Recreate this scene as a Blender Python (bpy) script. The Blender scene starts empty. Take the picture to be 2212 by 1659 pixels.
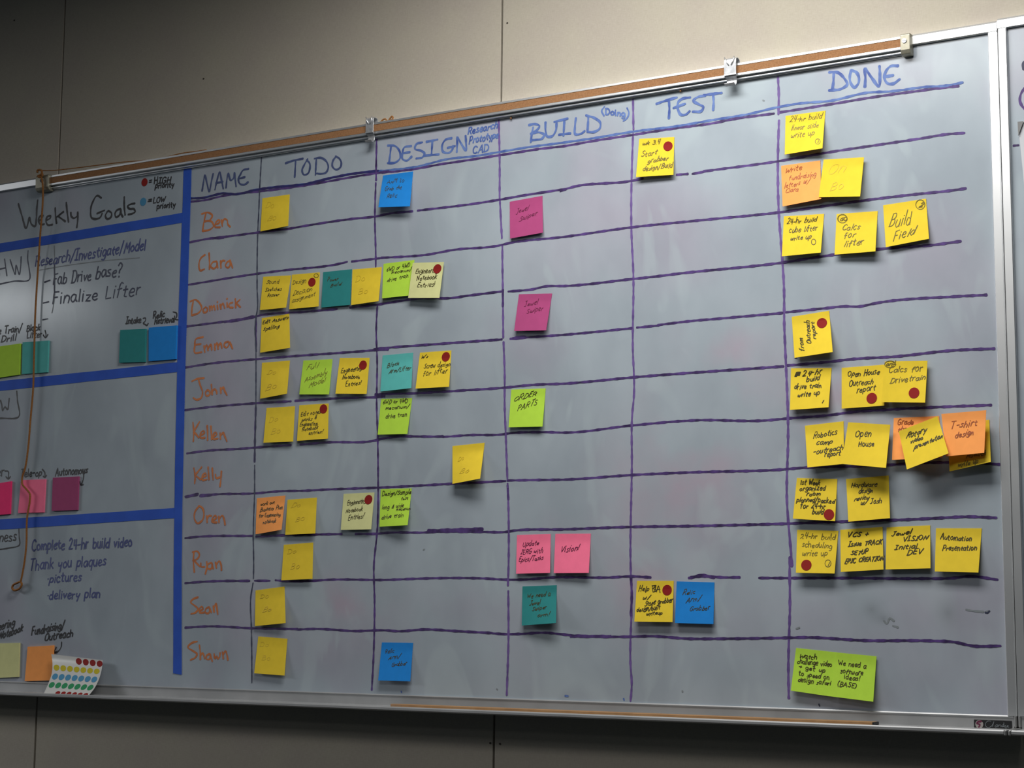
import bpy, math, random
from mathutils import Vector, Matrix
random.seed(7)
SC = bpy.context.scene
COL = SC.collection

# ------------------------------------------------------------------ camera
# x runs right along the wall, y into the wall (whiteboard face at y = 0), z up
W, H = 2212.0, 1659.0
FPX, YAW, PITCH, ROLL = 4008.11, -0.5529984, 0.1154756, 0.0012853
CAM = Vector((2.6345786, -2.9495601, 1.0812478))
_f = Vector((math.sin(YAW)*math.cos(PITCH), math.cos(YAW)*math.cos(PITCH), math.sin(PITCH)))
_r0 = Vector((math.cos(YAW), -math.sin(YAW), 0)); _u0 = _r0.cross(_f)
RT = math.cos(ROLL)*_r0 + math.sin(ROLL)*_u0
UP = -math.sin(ROLL)*_r0 + math.cos(ROLL)*_u0
cam = bpy.data.cameras.new('camera'); camo = bpy.data.objects.new('camera', cam); COL.objects.link(camo)
camo.matrix_world = Matrix(((RT.x, UP.x, -_f.x, CAM.x), (RT.y, UP.y, -_f.y, CAM.y), (RT.z, UP.z, -_f.z, CAM.z), (0, 0, 0, 1)))
cam.sensor_fit = 'HORIZONTAL'; cam.sensor_width = 36; cam.lens = FPX/W*36; cam.clip_start = 0.05
SC.camera = camo
SC.view_settings.view_transform = 'Standard'; SC.view_settings.look = 'None'
SC.view_settings.gamma = 1; SC.view_settings.use_curve_mapping = False
SC.view_settings.exposure = 0.0

# ------------------------------------------------------------------ light
wd = bpy.data.worlds.new('world'); SC.world = wd; wd.use_nodes = True
wd.node_tree.nodes['Background'].inputs[0].default_value = (0.75, 0.9, 1.0, 1)
wd.node_tree.nodes['Background'].inputs[1].default_value = 0.03

def area(name, loc, target, sx, sy, power, col=(1, 1, 1)):
    l = bpy.data.lights.new(name, 'AREA'); l.shape = 'RECTANGLE'; l.size = sx; l.size_y = sy
    l.energy = power; l.color = col
    o = bpy.data.objects.new(name, l); COL.objects.link(o); o.location = loc
    d = Vector(target) - Vector(loc)
    if abs(d.x) < 1e-6 and abs(d.y) < 1e-6: o.rotation_euler = (0, 0, 0)
    else: o.rotation_euler = d.to_track_quat('-Z', 'Y').to_euler()
    return o
area('ceiling_lamp_near', (1.35, -0.65, 2.46), (1.35, -0.65, 0), 1.2, 0.35, 27, (1, .985, .95))
area('ceiling_lamp_mid', (1.4, -2.0, 2.6), (1.4, -2.0, 0), 1.2, 0.45, 11, (1, .985, .95))
area('ceiling_lamp_left', (-4.75, -3.75, 2.6), (-4.75, -3.75, 0), 1.25, 0.6, 30, (.93, .97, 1))
area('ceiling_lamp_row', (-4.8, -2.0, 2.5), (-4.8, -2.0, 0), 1.2, 1.2, 232, (.97, .98, 1))

# ------------------------------------------------------------------ pixels of the photo -> points of the place
def at(u, v, y=0.0):
    d = ((u - W/2)*RT - (v - H/2)*UP)/FPX + _f
    return CAM + d*((y - CAM.y)/d.y)
_k = 2212/440
CR = dict(A=(0, 340, _k), B=(0, 650, _k), C=(0, 960, _k), D=(0, 1240, _k), E=(400, 300, _k), F=(400, 560, _k), G=(400, 840, _k),
          H=(400, 1150, _k), I=(780, 220, _k), J=(780, 550, _k), K=(780, 830, _k), L=(780, 1130, 2212/540), M=(1100, 120, _k),
          N=(1520, 50, 2212/480), O=(1660, 220, 5.53), P=(1660, 420, 5.53), Q=(1660, 660, 5.53), R=(1690, 860, 2212/480),
          S=(1690, 1100, 2212/480), T=(1680, 1360, 2212/532), U=(1080, 1220, 2212/480), V=(1980, 20, 5.53), W=(1220, 520, 4.424),
          X=(60, 340, 15.8), Y=(740, 220, 15.8), Z=(2112, 100, 5.53), _=(0, 0, 1), a=(2090, 1500, 1687/122))
def px(crop, x, y):
    ox, oy, s = CR[crop]; return (ox + x/s, oy + y/s)
def strokes(s):
    """'E 60,645 180,640 | I 0,780 ...' -> list of pixel polylines; a letter picks the working window, | lifts the pen"""
    out = []; cur = []; c = '_'
    for t in s.split():
        if t == '|':
            if cur: out.append(cur)
            cur = []
        elif t in CR: c = t
        else:
            x, y = t.split(','); cur.append(px(c, float(x), float(y)))
    if cur: out.append(cur)
    return out

# ------------------------------------------------------------------ materials
def mat(name, col, rough=.6, metal=0, spec=.5, col2=None, nscale=60, bump=0, bscale=400, lo=.35, hi=.65, coat=0):
    m = bpy.data.materials.new(name); m.use_nodes = True; nt = m.node_tree; b = nt.nodes['Principled BSDF']
    b.inputs['Base Color'].default_value = (*col, 1); b.inputs['Roughness'].default_value = rough
    b.inputs['Metallic'].default_value = metal; b.inputs['Specular IOR Level'].default_value = spec
    if coat: b.inputs['Coat Weight'].default_value = coat
    tc = nt.nodes.new('ShaderNodeTexCoord')
    if col2:
        n = nt.nodes.new('ShaderNodeTexNoise'); n.inputs['Scale'].default_value = nscale; n.inputs['Detail'].default_value = 3
        nt.links.new(tc.outputs['Object'], n.inputs['Vector'])
        r = nt.nodes.new('ShaderNodeValToRGB'); r.color_ramp.elements[0].position = lo; r.color_ramp.elements[1].position = hi
        r.color_ramp.elements[0].color = (*col, 1); r.color_ramp.elements[1].color = (*col2, 1)
        nt.links.new(n.outputs['Fac'], r.inputs['Fac']); nt.links.new(r.outputs['Color'], b.inputs['Base Color'])
    if bump:
        n = nt.nodes.new('ShaderNodeTexNoise'); n.inputs['Scale'].default_value = bscale
        nt.links.new(tc.outputs['Object'], n.inputs['Vector'])
        bp = nt.nodes.new('ShaderNodeBump'); bp.inputs['Strength'].default_value = bump; bp.inputs['Distance'].default_value = .001
        nt.links.new(n.outputs['Fac'], bp.inputs['Height']); nt.links.new(bp.outputs['Normal'], b.inputs['Normal'])
    return m

def wall_mat():
    m = mat('vinyl_fabric', (.40, .36, .275), .85, spec=.25)
    nt = m.node_tree; b = nt.nodes['Principled BSDF']; tc = [n for n in nt.nodes if n.type == 'TEX_COORD'][0]
    hs = []
    for sx, sz in ((90, 1300), (1300, 90)):          # woven threads, upright and level
        mp = nt.nodes.new('ShaderNodeMapping'); mp.inputs['Scale'].default_value = (sx, 1, sz)
        nt.links.new(tc.outputs['Object'], mp.inputs['Vector'])
        n = nt.nodes.new('ShaderNodeTexNoise'); n.inputs['Scale'].default_value = 1; n.inputs['Detail'].default_value = 2
        nt.links.new(mp.outputs['Vector'], n.inputs['Vector']); hs.append(n)
    ad = nt.nodes.new('ShaderNodeMath'); ad.operation = 'ADD'
    nt.links.new(hs[0].outputs['Fac'], ad.inputs[0]); nt.links.new(hs[1].outputs['Fac'], ad.inputs[1])
    r = nt.nodes.new('ShaderNodeValToRGB'); r.color_ramp.elements[0].position = .72; r.color_ramp.elements[1].position = 1.3
    r.color_ramp.elements[0].position = .36; r.color_ramp.elements[1].position = .66
    r.color_ramp.elements[0].color = (.385, .350, .292, 1); r.color_ramp.elements[1].color = (.450, .412, .350, 1)
    hf = nt.nodes.new('ShaderNodeMath'); hf.operation = 'MULTIPLY'; hf.inputs[1].default_value = .5
    nt.links.new(ad.outputs[0], hf.inputs[0]); nt.links.new(hf.outputs[0], r.inputs['Fac'])
    big = nt.nodes.new('ShaderNodeTexNoise'); big.inputs['Scale'].default_value = 9; big.inputs['Detail'].default_value = 4
    nt.links.new(tc.outputs['Object'], big.inputs['Vector'])
    br = nt.nodes.new('ShaderNodeValToRGB'); br.color_ramp.elements[0].position = .35; br.color_ramp.elements[1].position = .65
    br.color_ramp.elements[0].color = (.96, .94, .95, 1); br.color_ramp.elements[1].color = (1.0, 1.0, .97, 1)
    nt.links.new(big.outputs['Fac'], br.inputs['Fac'])
    mx = nt.nodes.new('ShaderNodeMix'); mx.data_type = 'RGBA'; mx.blend_type = 'MULTIPLY'; mx.inputs['Factor'].default_value = 1
    nt.links.new(r.outputs['Color'], mx.inputs['A']); nt.links.new(br.outputs['Color'], mx.inputs['B'])
    nt.links.new(mx.outputs['Result'], b.inputs['Base Color'])
    bp = nt.nodes.new('ShaderNodeBump'); bp.inputs['Strength'].default_value = .25; bp.inputs['Distance'].default_value = .0006
    nt.links.new(hf.outputs[0], bp.inputs['Height']); nt.links.new(bp.outputs['Normal'], b.inputs['Normal'])
    return m

def board_mat():
    m = mat('porcelain_board', (.33, .375, .40), .15, spec=.55)
    nt = m.node_tree; b = nt.nodes['Principled BSDF']; tc = [n for n in nt.nodes if n.type == 'TEX_COORD'][0]
    def noise(sc, det, vec=(1, 1, 1), off=0):
        mp = nt.nodes.new('ShaderNodeMapping'); mp.inputs['Scale'].default_value = vec; mp.inputs['Location'].default_value = (off, 0, off)
        nt.links.new(tc.outputs['Object'], mp.inputs['Vector'])
        n = nt.nodes.new('ShaderNodeTexNoise'); n.inputs['Scale'].default_value = sc; n.inputs['Detail'].default_value = det
        nt.links.new(mp.outputs['Vector'], n.inputs['Vector']); return n
    def ramp(n, p0, c0, p1, c1):
        r = nt.nodes.new('ShaderNodeValToRGB'); e = r.color_ramp.elements
        e[0].position = p0; e[1].position = p1; e[0].color = (*c0, 1); e[1].color = (*c1, 1)
        nt.links.new(n.outputs['Fac'], r.inputs['Fac']); return r
    r1 = ramp(noise(7, 5, (1, 1, .7)), .36, (.328, .374, .420), .66, (.392, .446, .494))    # wiped ink haze
    r2 = ramp(noise(2.6, 3, off=3.1), .50, (1, 1, 1), .70, (1.04, .89, .95))                 # faint pink ghosts
    mx = nt.nodes.new('ShaderNodeMix'); mx.data_type = 'RGBA'; mx.blend_type = 'MULTIPLY'; mx.inputs['Factor'].default_value = 1
    nt.links.new(r1.outputs['Color'], mx.inputs['A']); nt.links.new(r2.outputs['Color'], mx.inputs['B'])
    out = mx.outputs['Result']
    def layer(fac, col, out):
        k = nt.nodes.new('ShaderNodeMix'); k.data_type = 'RGBA'; k.inputs['B'].default_value = (*col, 1)
        nt.links.new(fac, k.inputs['Factor']); nt.links.new(out, k.inputs['A']); return k.outputs['Result']
    def spot(cx, cz, rx, rz):                 # soft-edged patch on the board
        mp = nt.nodes.new('ShaderNodeMapping'); mp.inputs['Scale'].default_value = (1/rx, 0, 1/rz); mp.inputs['Location'].default_value = (-cx/rx, 0, -cz/rz)
        nt.links.new(tc.outputs['Object'], mp.inputs['Vector'])
        g = nt.nodes.new('ShaderNodeTexGradient'); g.gradient_type = 'QUADRATIC_SPHERE'; nt.links.new(mp.outputs['Vector'], g.inputs['Vector']); return g.outputs['Fac']
    def mul(a, b_):
        k = nt.nodes.new('ShaderNodeMath'); k.operation = 'MULTIPLY'; nt.links.new(a, k.inputs[0])
        if isinstance(b_, float): k.inputs[1].default_value = b_
        else: nt.links.new(b_, k.inputs[1])
        return k.outputs[0]
    # red ink wiped thin across the TEST column
    n3 = ramp(noise(6, 4, off=1.7), .42, (0, 0, 0), .62, (1, 1, 1))
    for c in ((1.17, 1.30, .30, .24), (1.26, 1.50, .17, .15), (1.50, 1.43, .24, .16), (1.10, 1.12, .18, .20), (.40, 1.06, .26, .12)):
        out = layer(mul(mul(spot(*c), n3.outputs['Color']), .85), (.45, .33, .41), out)
    # pale arcs left by the eraser
    w1 = noise(5.5, 2, (1, 1, .55), off=5.2); w1.inputs['Distortion'].default_value = 2.2
    w2 = ramp(w1, .56, (0, 0, 0), .66, (1, 1, 1)); out = layer(mul(w2.outputs['Color'], .38), (.44, .51, .54), out)
    # grey thumb smudges low on the right
    for c in ((1.515, 1.065, .035, .03), (1.645, 1.06, .04, .045), (1.535, 1.05, .03, .02)):
        out = layer(mul(spot(*c), .55), (.20, .22, .24), out)
    nt.links.new(out, b.inputs['Base Color'])
    return m

M = {}
M['wall'] = wall_mat(); M['board'] = board_mat()
M['wallback'] = mat('wall_seam', (.05, .04, .03), .9)
M['alu'] = mat('satin_aluminium', (.88, .89, .90), .42, .95, col2=(.82, .83, .84), nscale=8)
M['tray'] = mat('brushed_tray_aluminium', (.40, .405, .41), .42, .35, col2=(.34, .345, .35), nscale=14)
M['alu_dark'] = mat('weathered_aluminium', (.30, .30, .30), .45, .8, col2=(.38, .38, .37), nscale=30)
M['steel'] = mat('zinc_steel', (.50, .51, .53), .36, .55, col2=(.36, .37, .39), nscale=130)
M['endcap'] = mat('cast_end_cap', (.30, .285, .22), .45, .55, col2=(.36, .34, .27), nscale=120)
M['cork'] = mat('cork_strip', (.26, .128, .058), .9, spec=.2, col2=(.32, .165, .078), nscale=350, bump=.4, bscale=600)
M['wood'] = mat('varnished_wood', (.36, .20, .085), .5, col2=(.30, .155, .06), nscale=40)
M['black_plastic'] = mat('black_plastic', (.012, .012, .013), .4)
M['tape'] = mat('blue_paper_tape', (.022, .085, .46), .75, spec=.3, col2=(.026, .098, .52), nscale=25)
M['string'] = mat('orange_string', (.33, .145, .045), .8, spec=.2, col2=(.25, .10, .028), nscale=500, bump=.6, bscale=900)
M['sheet'] = mat('glossy_backing_paper', (.60, .60, .58), .22, spec=.5)
M['paper_white'] = mat('white_paper', (.52, .53, .56), .9)
M['paper_shade'] = mat('grey_paper', (.20, .20, .20), .9)  # darker copy of the white paper, stands in for shade on its corner
PAPER = dict(yellow=(.80, .58, .036), blue=(.012, .225, .66), teal=(.026, .235, .235), cyan=(.10, .46, .43), green=(.46, .72, .06),
             pale=(.66, .66, .31), magenta=(.42, .066, .20), pink=(.99, .19, .33), hotpink=(.92, .04, .19), orange=(.98, .37, .10),
             plum=(.36, .062, .17))
for k, c in PAPER.items():
    M['p_'+k] = mat(k+'_paper', c, .85, spec=.25, col2=tuple(x*.95 for x in c), nscale=70)
DOT = dict(red=(.25, .014, .012), blue=(.07, .25, .42), yellow=(.50, .42, .02), green=(.03, .25, .10))
for k, c in DOT.items(): M['d_'+k] = mat(k+'_dot', c, .7, spec=.15)
INK = dict(purple=((.105, .056, .225), (.036, .020, .078)), violet=((.165, .10, .31), (.105, .062, .21)), navy=((.024, .026, .14), (.03, .022, .10)),
           head=((.125, .20, .44), (.045, .082, .28)), headdark=((.07, .095, .21), (.045, .06, .15)), black=((.012, .012, .014), (.03, .03, .034)),
           blue=((.042, .058, .20), (.07, .085, .22)), slate=((.03, .034, .07), (.07, .08, .12)), name=((.60, .19, .055), (.45, .135, .045)),
           pen=((.045, .037, .013), (.07, .056, .018)), mid=((.20, .155, .025), (.13, .10, .02)), faint=((.62, .44, .028), (.69, .495, .032)),
           grey=((.235, .26, .275), (.19, .21, .225)), wine=((.16, .02, .06), (.12, .015, .05)), rust=((.36, .09, .03), (.28, .07, .02)))
for k, (a, b_) in INK.items(): M['i_'+k] = mat(k+'_ink', a, .5, spec=.3, col2=b_, nscale=45)

# ------------------------------------------------------------------ mesh helpers
def link(name, verts, faces, m, parent=None, smooth=False):
    me = bpy.data.meshes.new(name); me.from_pydata([tuple(v) for v in verts], [], faces); me.update()
    if m: me.materials.append(m)
    if smooth:
        for p in me.polygons: p.use_smooth = True
    o = bpy.data.objects.new(name, me); COL.objects.link(o)
    if parent: o.parent = parent; o.matrix_parent_inverse = parent.matrix_world.inverted()
    return o
def tag(o, label=None, cat=None, group=None, kind=None):
    if label: o['label'] = label
    if cat: o['category'] = cat
    if group: o['group'] = group
    if kind: o['kind'] = kind
    return o
def empty(name, loc=(0, 0, 0)):
    o = bpy.data.objects.new(name, None); COL.objects.link(o); o.location = loc; o.empty_display_size = .05
    bpy.context.view_layer.update(); return o
class MB:
    def __init__(s): s.v = []; s.f = []
    def add(s, vs, fs):
        n = len(s.v); s.v += [Vector(x) for x in vs]; s.f += [tuple(n+i for i in f) for f in fs]; return s
    def box(s, x0, x1, y0, y1, z0, z1):
        vs = [(x, y, z) for x in (x0, x1) for y in (y0, y1) for z in (z0, z1)]
        return s.add(vs, [(0, 1, 3, 2), (4, 6, 7, 5), (0, 4, 5, 1), (2, 3, 7, 6), (0, 2, 6, 4), (1, 5, 7, 3)])
    def extrude_x(s, prof, x0, x1):
        n = len(prof); vs = [(x0, y, z) for y, z in prof] + [(x1, y, z) for y, z in prof]
        fs = [(i, (i+1) % n, n+(i+1) % n, n+i) for i in range(n)] + [tuple(range(n))[::-1], tuple(range(n, 2*n))]
        return s.add(vs, fs)
    def extrude_z(s, prof, z0, z1):
        n = len(prof); vs = [(x, y, z0) for x, y in prof] + [(x, y, z1) for x, y in prof]
        fs = [(i, (i+1) % n, n+(i+1) % n, n+i) for i in range(n)] + [tuple(range(n))[::-1], tuple(range(n, 2*n))]
        return s.add(vs, fs)
    def tube(s, pts, r, k=8, closed=False):
        pts = [Vector(p) for p in pts]; n = len(pts); base = len(s.v); prev = None
        for i, p in enumerate(pts):
            a = pts[(i-1) % n] if (closed or i) else p; b = pts[(i+1) % n] if (closed or i < n-1) else p
            d = (b-a).normalized()
            if prev is None: nrm = d.orthogonal().normalized()
            else: nrm = (prev - d*prev.dot(d)).normalized()
            prev = nrm; bn = d.cross(nrm)
            for j in range(k): t = 2*math.pi*j/k; s.v.append(p + r*(math.cos(t)*nrm + math.sin(t)*bn))
        for i in range(n if closed else n-1):
            for j in range(k):
                i2 = (i+1) % n
                s.f.append((base+i*k+j, base+i*k+(j+1) % k, base+i2*k+(j+1) % k, base+i2*k+j))
        if not closed:
            s.f.append(tuple(base+j for j in range(k))[::-1]); s.f.append(tuple(base+(n-1)*k+j for j in range(k)))
        return s
    def disc(s, c, ax, ay, r, n=28, th=.0002, sq=1.0):
        """coin lying on a surface spanned by ax, ay"""
        c = Vector(c); nz = ax.cross(ay).normalized()
        if nz.y > 0: nz = -nz
        vs = []
        for h in (0, th):
            for j in range(n): t = 2*math.pi*j/n; vs.append(c + nz*h + r*(math.cos(t)*ax*sq + math.sin(t)*ay))
        fs = [tuple(range(n)), tuple(range(n, 2*n))] + [(j, (j+1) % n, n+(j+1) % n, n+j) for j in range(n)]
        return s.add(vs, fs)
    def build(s, name, m, parent=None, smooth=False, bevel=0, seg=2):
        o = link(name, s.v, s.f, m, parent, smooth)
        if bevel:
            b = o.modifiers.new('bevel', 'BEVEL'); b.width = bevel; b.segments = seg; b.limit_method = 'ANGLE'
        return o

def smooth_line(pts, step, closed=False):
    """Catmull-Rom through 2-D points, resampled"""
    keep = [pts[0]]
    for p in pts[1:]:
        if math.dist(p, keep[-1]) >= step*1.3 or p is pts[-1]: keep.append(p)
    if len(keep) > 2 and math.dist(keep[-1], keep[-2]) < step*1.3: keep.pop(-2)
    pts = keep
    if len(pts) < 3: 
        a, b = pts[0], pts[-1]; n = max(1, int(math.dist(a, b)/step))
        return [(a[0]+(b[0]-a[0])*i/n, a[1]+(b[1]-a[1])*i/n) for i in range(n+1)]
    P = [(2*pts[0][0]-pts[1][0], 2*pts[0][1]-pts[1][1])] + list(pts) + [(2*pts[-1][0]-pts[-2][0], 2*pts[-1][1]-pts[-2][1])]
    out = []
    for i in range(1, len(P)-2):
        p0, p1, p2, p3 = P[i-1:i+3]; n = max(1, int(math.dist(p1, p2)/step+.5))
        d1, d2 = math.dist(p0, p1), math.dist(p1, p2); d3 = math.dist(p2, p3)
        def tg(pa, pb, pc, da, db):      # non-uniform tangent keeps corners tidy
            if da < 1e-9 or db < 1e-9: return ((pc[0]-pa[0])/2, (pc[1]-pa[1])/2)
            return tuple(d2*((pb[k]-pa[k])/da*db + (pc[k]-pb[k])/db*da)/(da+db) for k in (0, 1))
        m1 = tg(p0, p1, p2, d1, d2); m2 = tg(p1, p2, p3, d2, d3)
        for j in range(n):
            t = j/n; a = 2*t**3-3*t*t+1; b = t**3-2*t*t+t; c = -2*t**3+3*t*t; d = t**3-t*t
            out.append((a*p1[0]+b*m1[0]+c*p2[0]+d*m2[0], a*p1[1]+b*m1[1]+c*p2[1]+d*m2[1]))
    out.append(tuple(pts[-1])); return out

class Ink:
    """marker strokes laid on a surface; surf(u, v) -> (point, normal)"""
    COUNT = [0]
    def __init__(s, surf, width):
        s.mb = MB(); s.surf = surf; s.w = width; s.n = 0; Ink.COUNT[0] += 1; s.up = .00012 + (Ink.COUNT[0] % 9)*.00003
    def stroke(s, pix, width=None, jitter=.16):
        w = width or s.w
        P = [s.surf(u, v) for u, v in pix]
        if len(P) == 1: P = [P[0], (P[0][0]+Vector((w*.4, 0, 0)), P[0][1])]
        pts = [p for p, n in P]; nr = [n for p, n in P]
        lift = s.up + (s.n % 10)*.000012; s.n += 1; rise = .00016
        ph = random.random()*6
        vs = []; n = len(pts)
        def row(c, side, nn, ww):
            k = nn*(lift + rise*len(vs)/(2*n+8)); vs.extend([c + side*ww + k, c - side*ww + k])
        for i in range(n):
            d = pts[min(i+1, n-1)] - pts[max(i-1, 0)]
            if d.length < 1e-9: d = Vector((1, 0, 0))
            d.normalize(); side = nr[i].cross(d).normalized()
            ww = w/2*(1 + jitter*math.sin(ph+i*.55) + jitter*.6*math.sin(ph*2+i*1.31))
            if i == 0:
                row(pts[0]-d*w*.42, side, nr[0], ww*.45); row(pts[0]-d*w*.2, side, nr[0], ww*.85)
            row(pts[i], side, nr[i], ww)
            if i == n-1:
                row(pts[i]+d*w*.2, side, nr[i], ww*.85); row(pts[i]+d*w*.42, side, nr[i], ww*.45)
        k = len(vs)//2
        s.mb.add(vs, [(2*i, 2*i+1, 2*i+3, 2*i+2) for i in range(k-1)])
    def draw(s, txt, width=None, step=3, jitter=.16):
        for l in strokes(txt): s.stroke(smooth_line(l, step), width, jitter)
        return s
    def text(s, string, x0, y0, x1, y1, h, width=None, slant=.12, mess=1.0):
        """handwriting along the base line (x0,y0)-(x1,y1), capitals h pixels tall"""
        adv = []; x = 0
        for ch in string:
            g = FONT.get(ch); wch = g[0] if g else 4.0
            adv.append(x); x += wch + 1.5
        tot = max(x - 1.5, .1); L = math.hypot(x1-x0, y1-y0); ex = ((x1-x0)/L, (y1-y0)/L); kx = L/tot; ky = h/10
        up = (-.5*ex[1], -1.0) if abs(ex[0]) > .5 else (-1.0 if ex[1] < 0 else 1.0, 0)
        for ch, ax in zip(string, adv):
            g = FONT.get(ch)
            if not g: continue
            jy = random.uniform(-.6, .6)*mess; js = random.uniform(.9, 1.1) if mess == 1 else random.uniform(.75, 1.15); sl = slant + random.uniform(-.09, .09)*mess
            for cv, line in g[1]:
                q = []
                for gx, gy in line:
                    gx2 = (gx + sl*gy + random.uniform(-.16, .16)*mess); gy2 = gy*js + jy + random.uniform(-.16, .16)*mess
                    X = (ax + gx2)*kx; Y = gy2*ky
                    q.append((x0 + ex[0]*X + up[0]*Y, y0 + ex[1]*X + up[1]*Y))
                stp = max(1.2, h*.09)
                if cv: s.stroke(smooth_line(q, stp), width, .08)
                else:
                    dense = []
                    for a, b in zip(q, q[1:]):
                        dense += smooth_line([a, b], stp*1.6)[:-1]
                    s.stroke(dense + [q[-1]], width, .08)
        return s
    def ctext(s, crop, string, x0, y0, x1, y1, h, width=None, slant=.12, mess=1.0):
        a = px(crop, x0, y0); b = px(crop, x1, y1)
        return s.text(string, a[0], a[1], b[0], b[1], h/CR[crop][2], width, slant, mess)
    def build(s, name, ink, parent): return s.mb.build(name, M['i_'+ink], parent)

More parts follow.
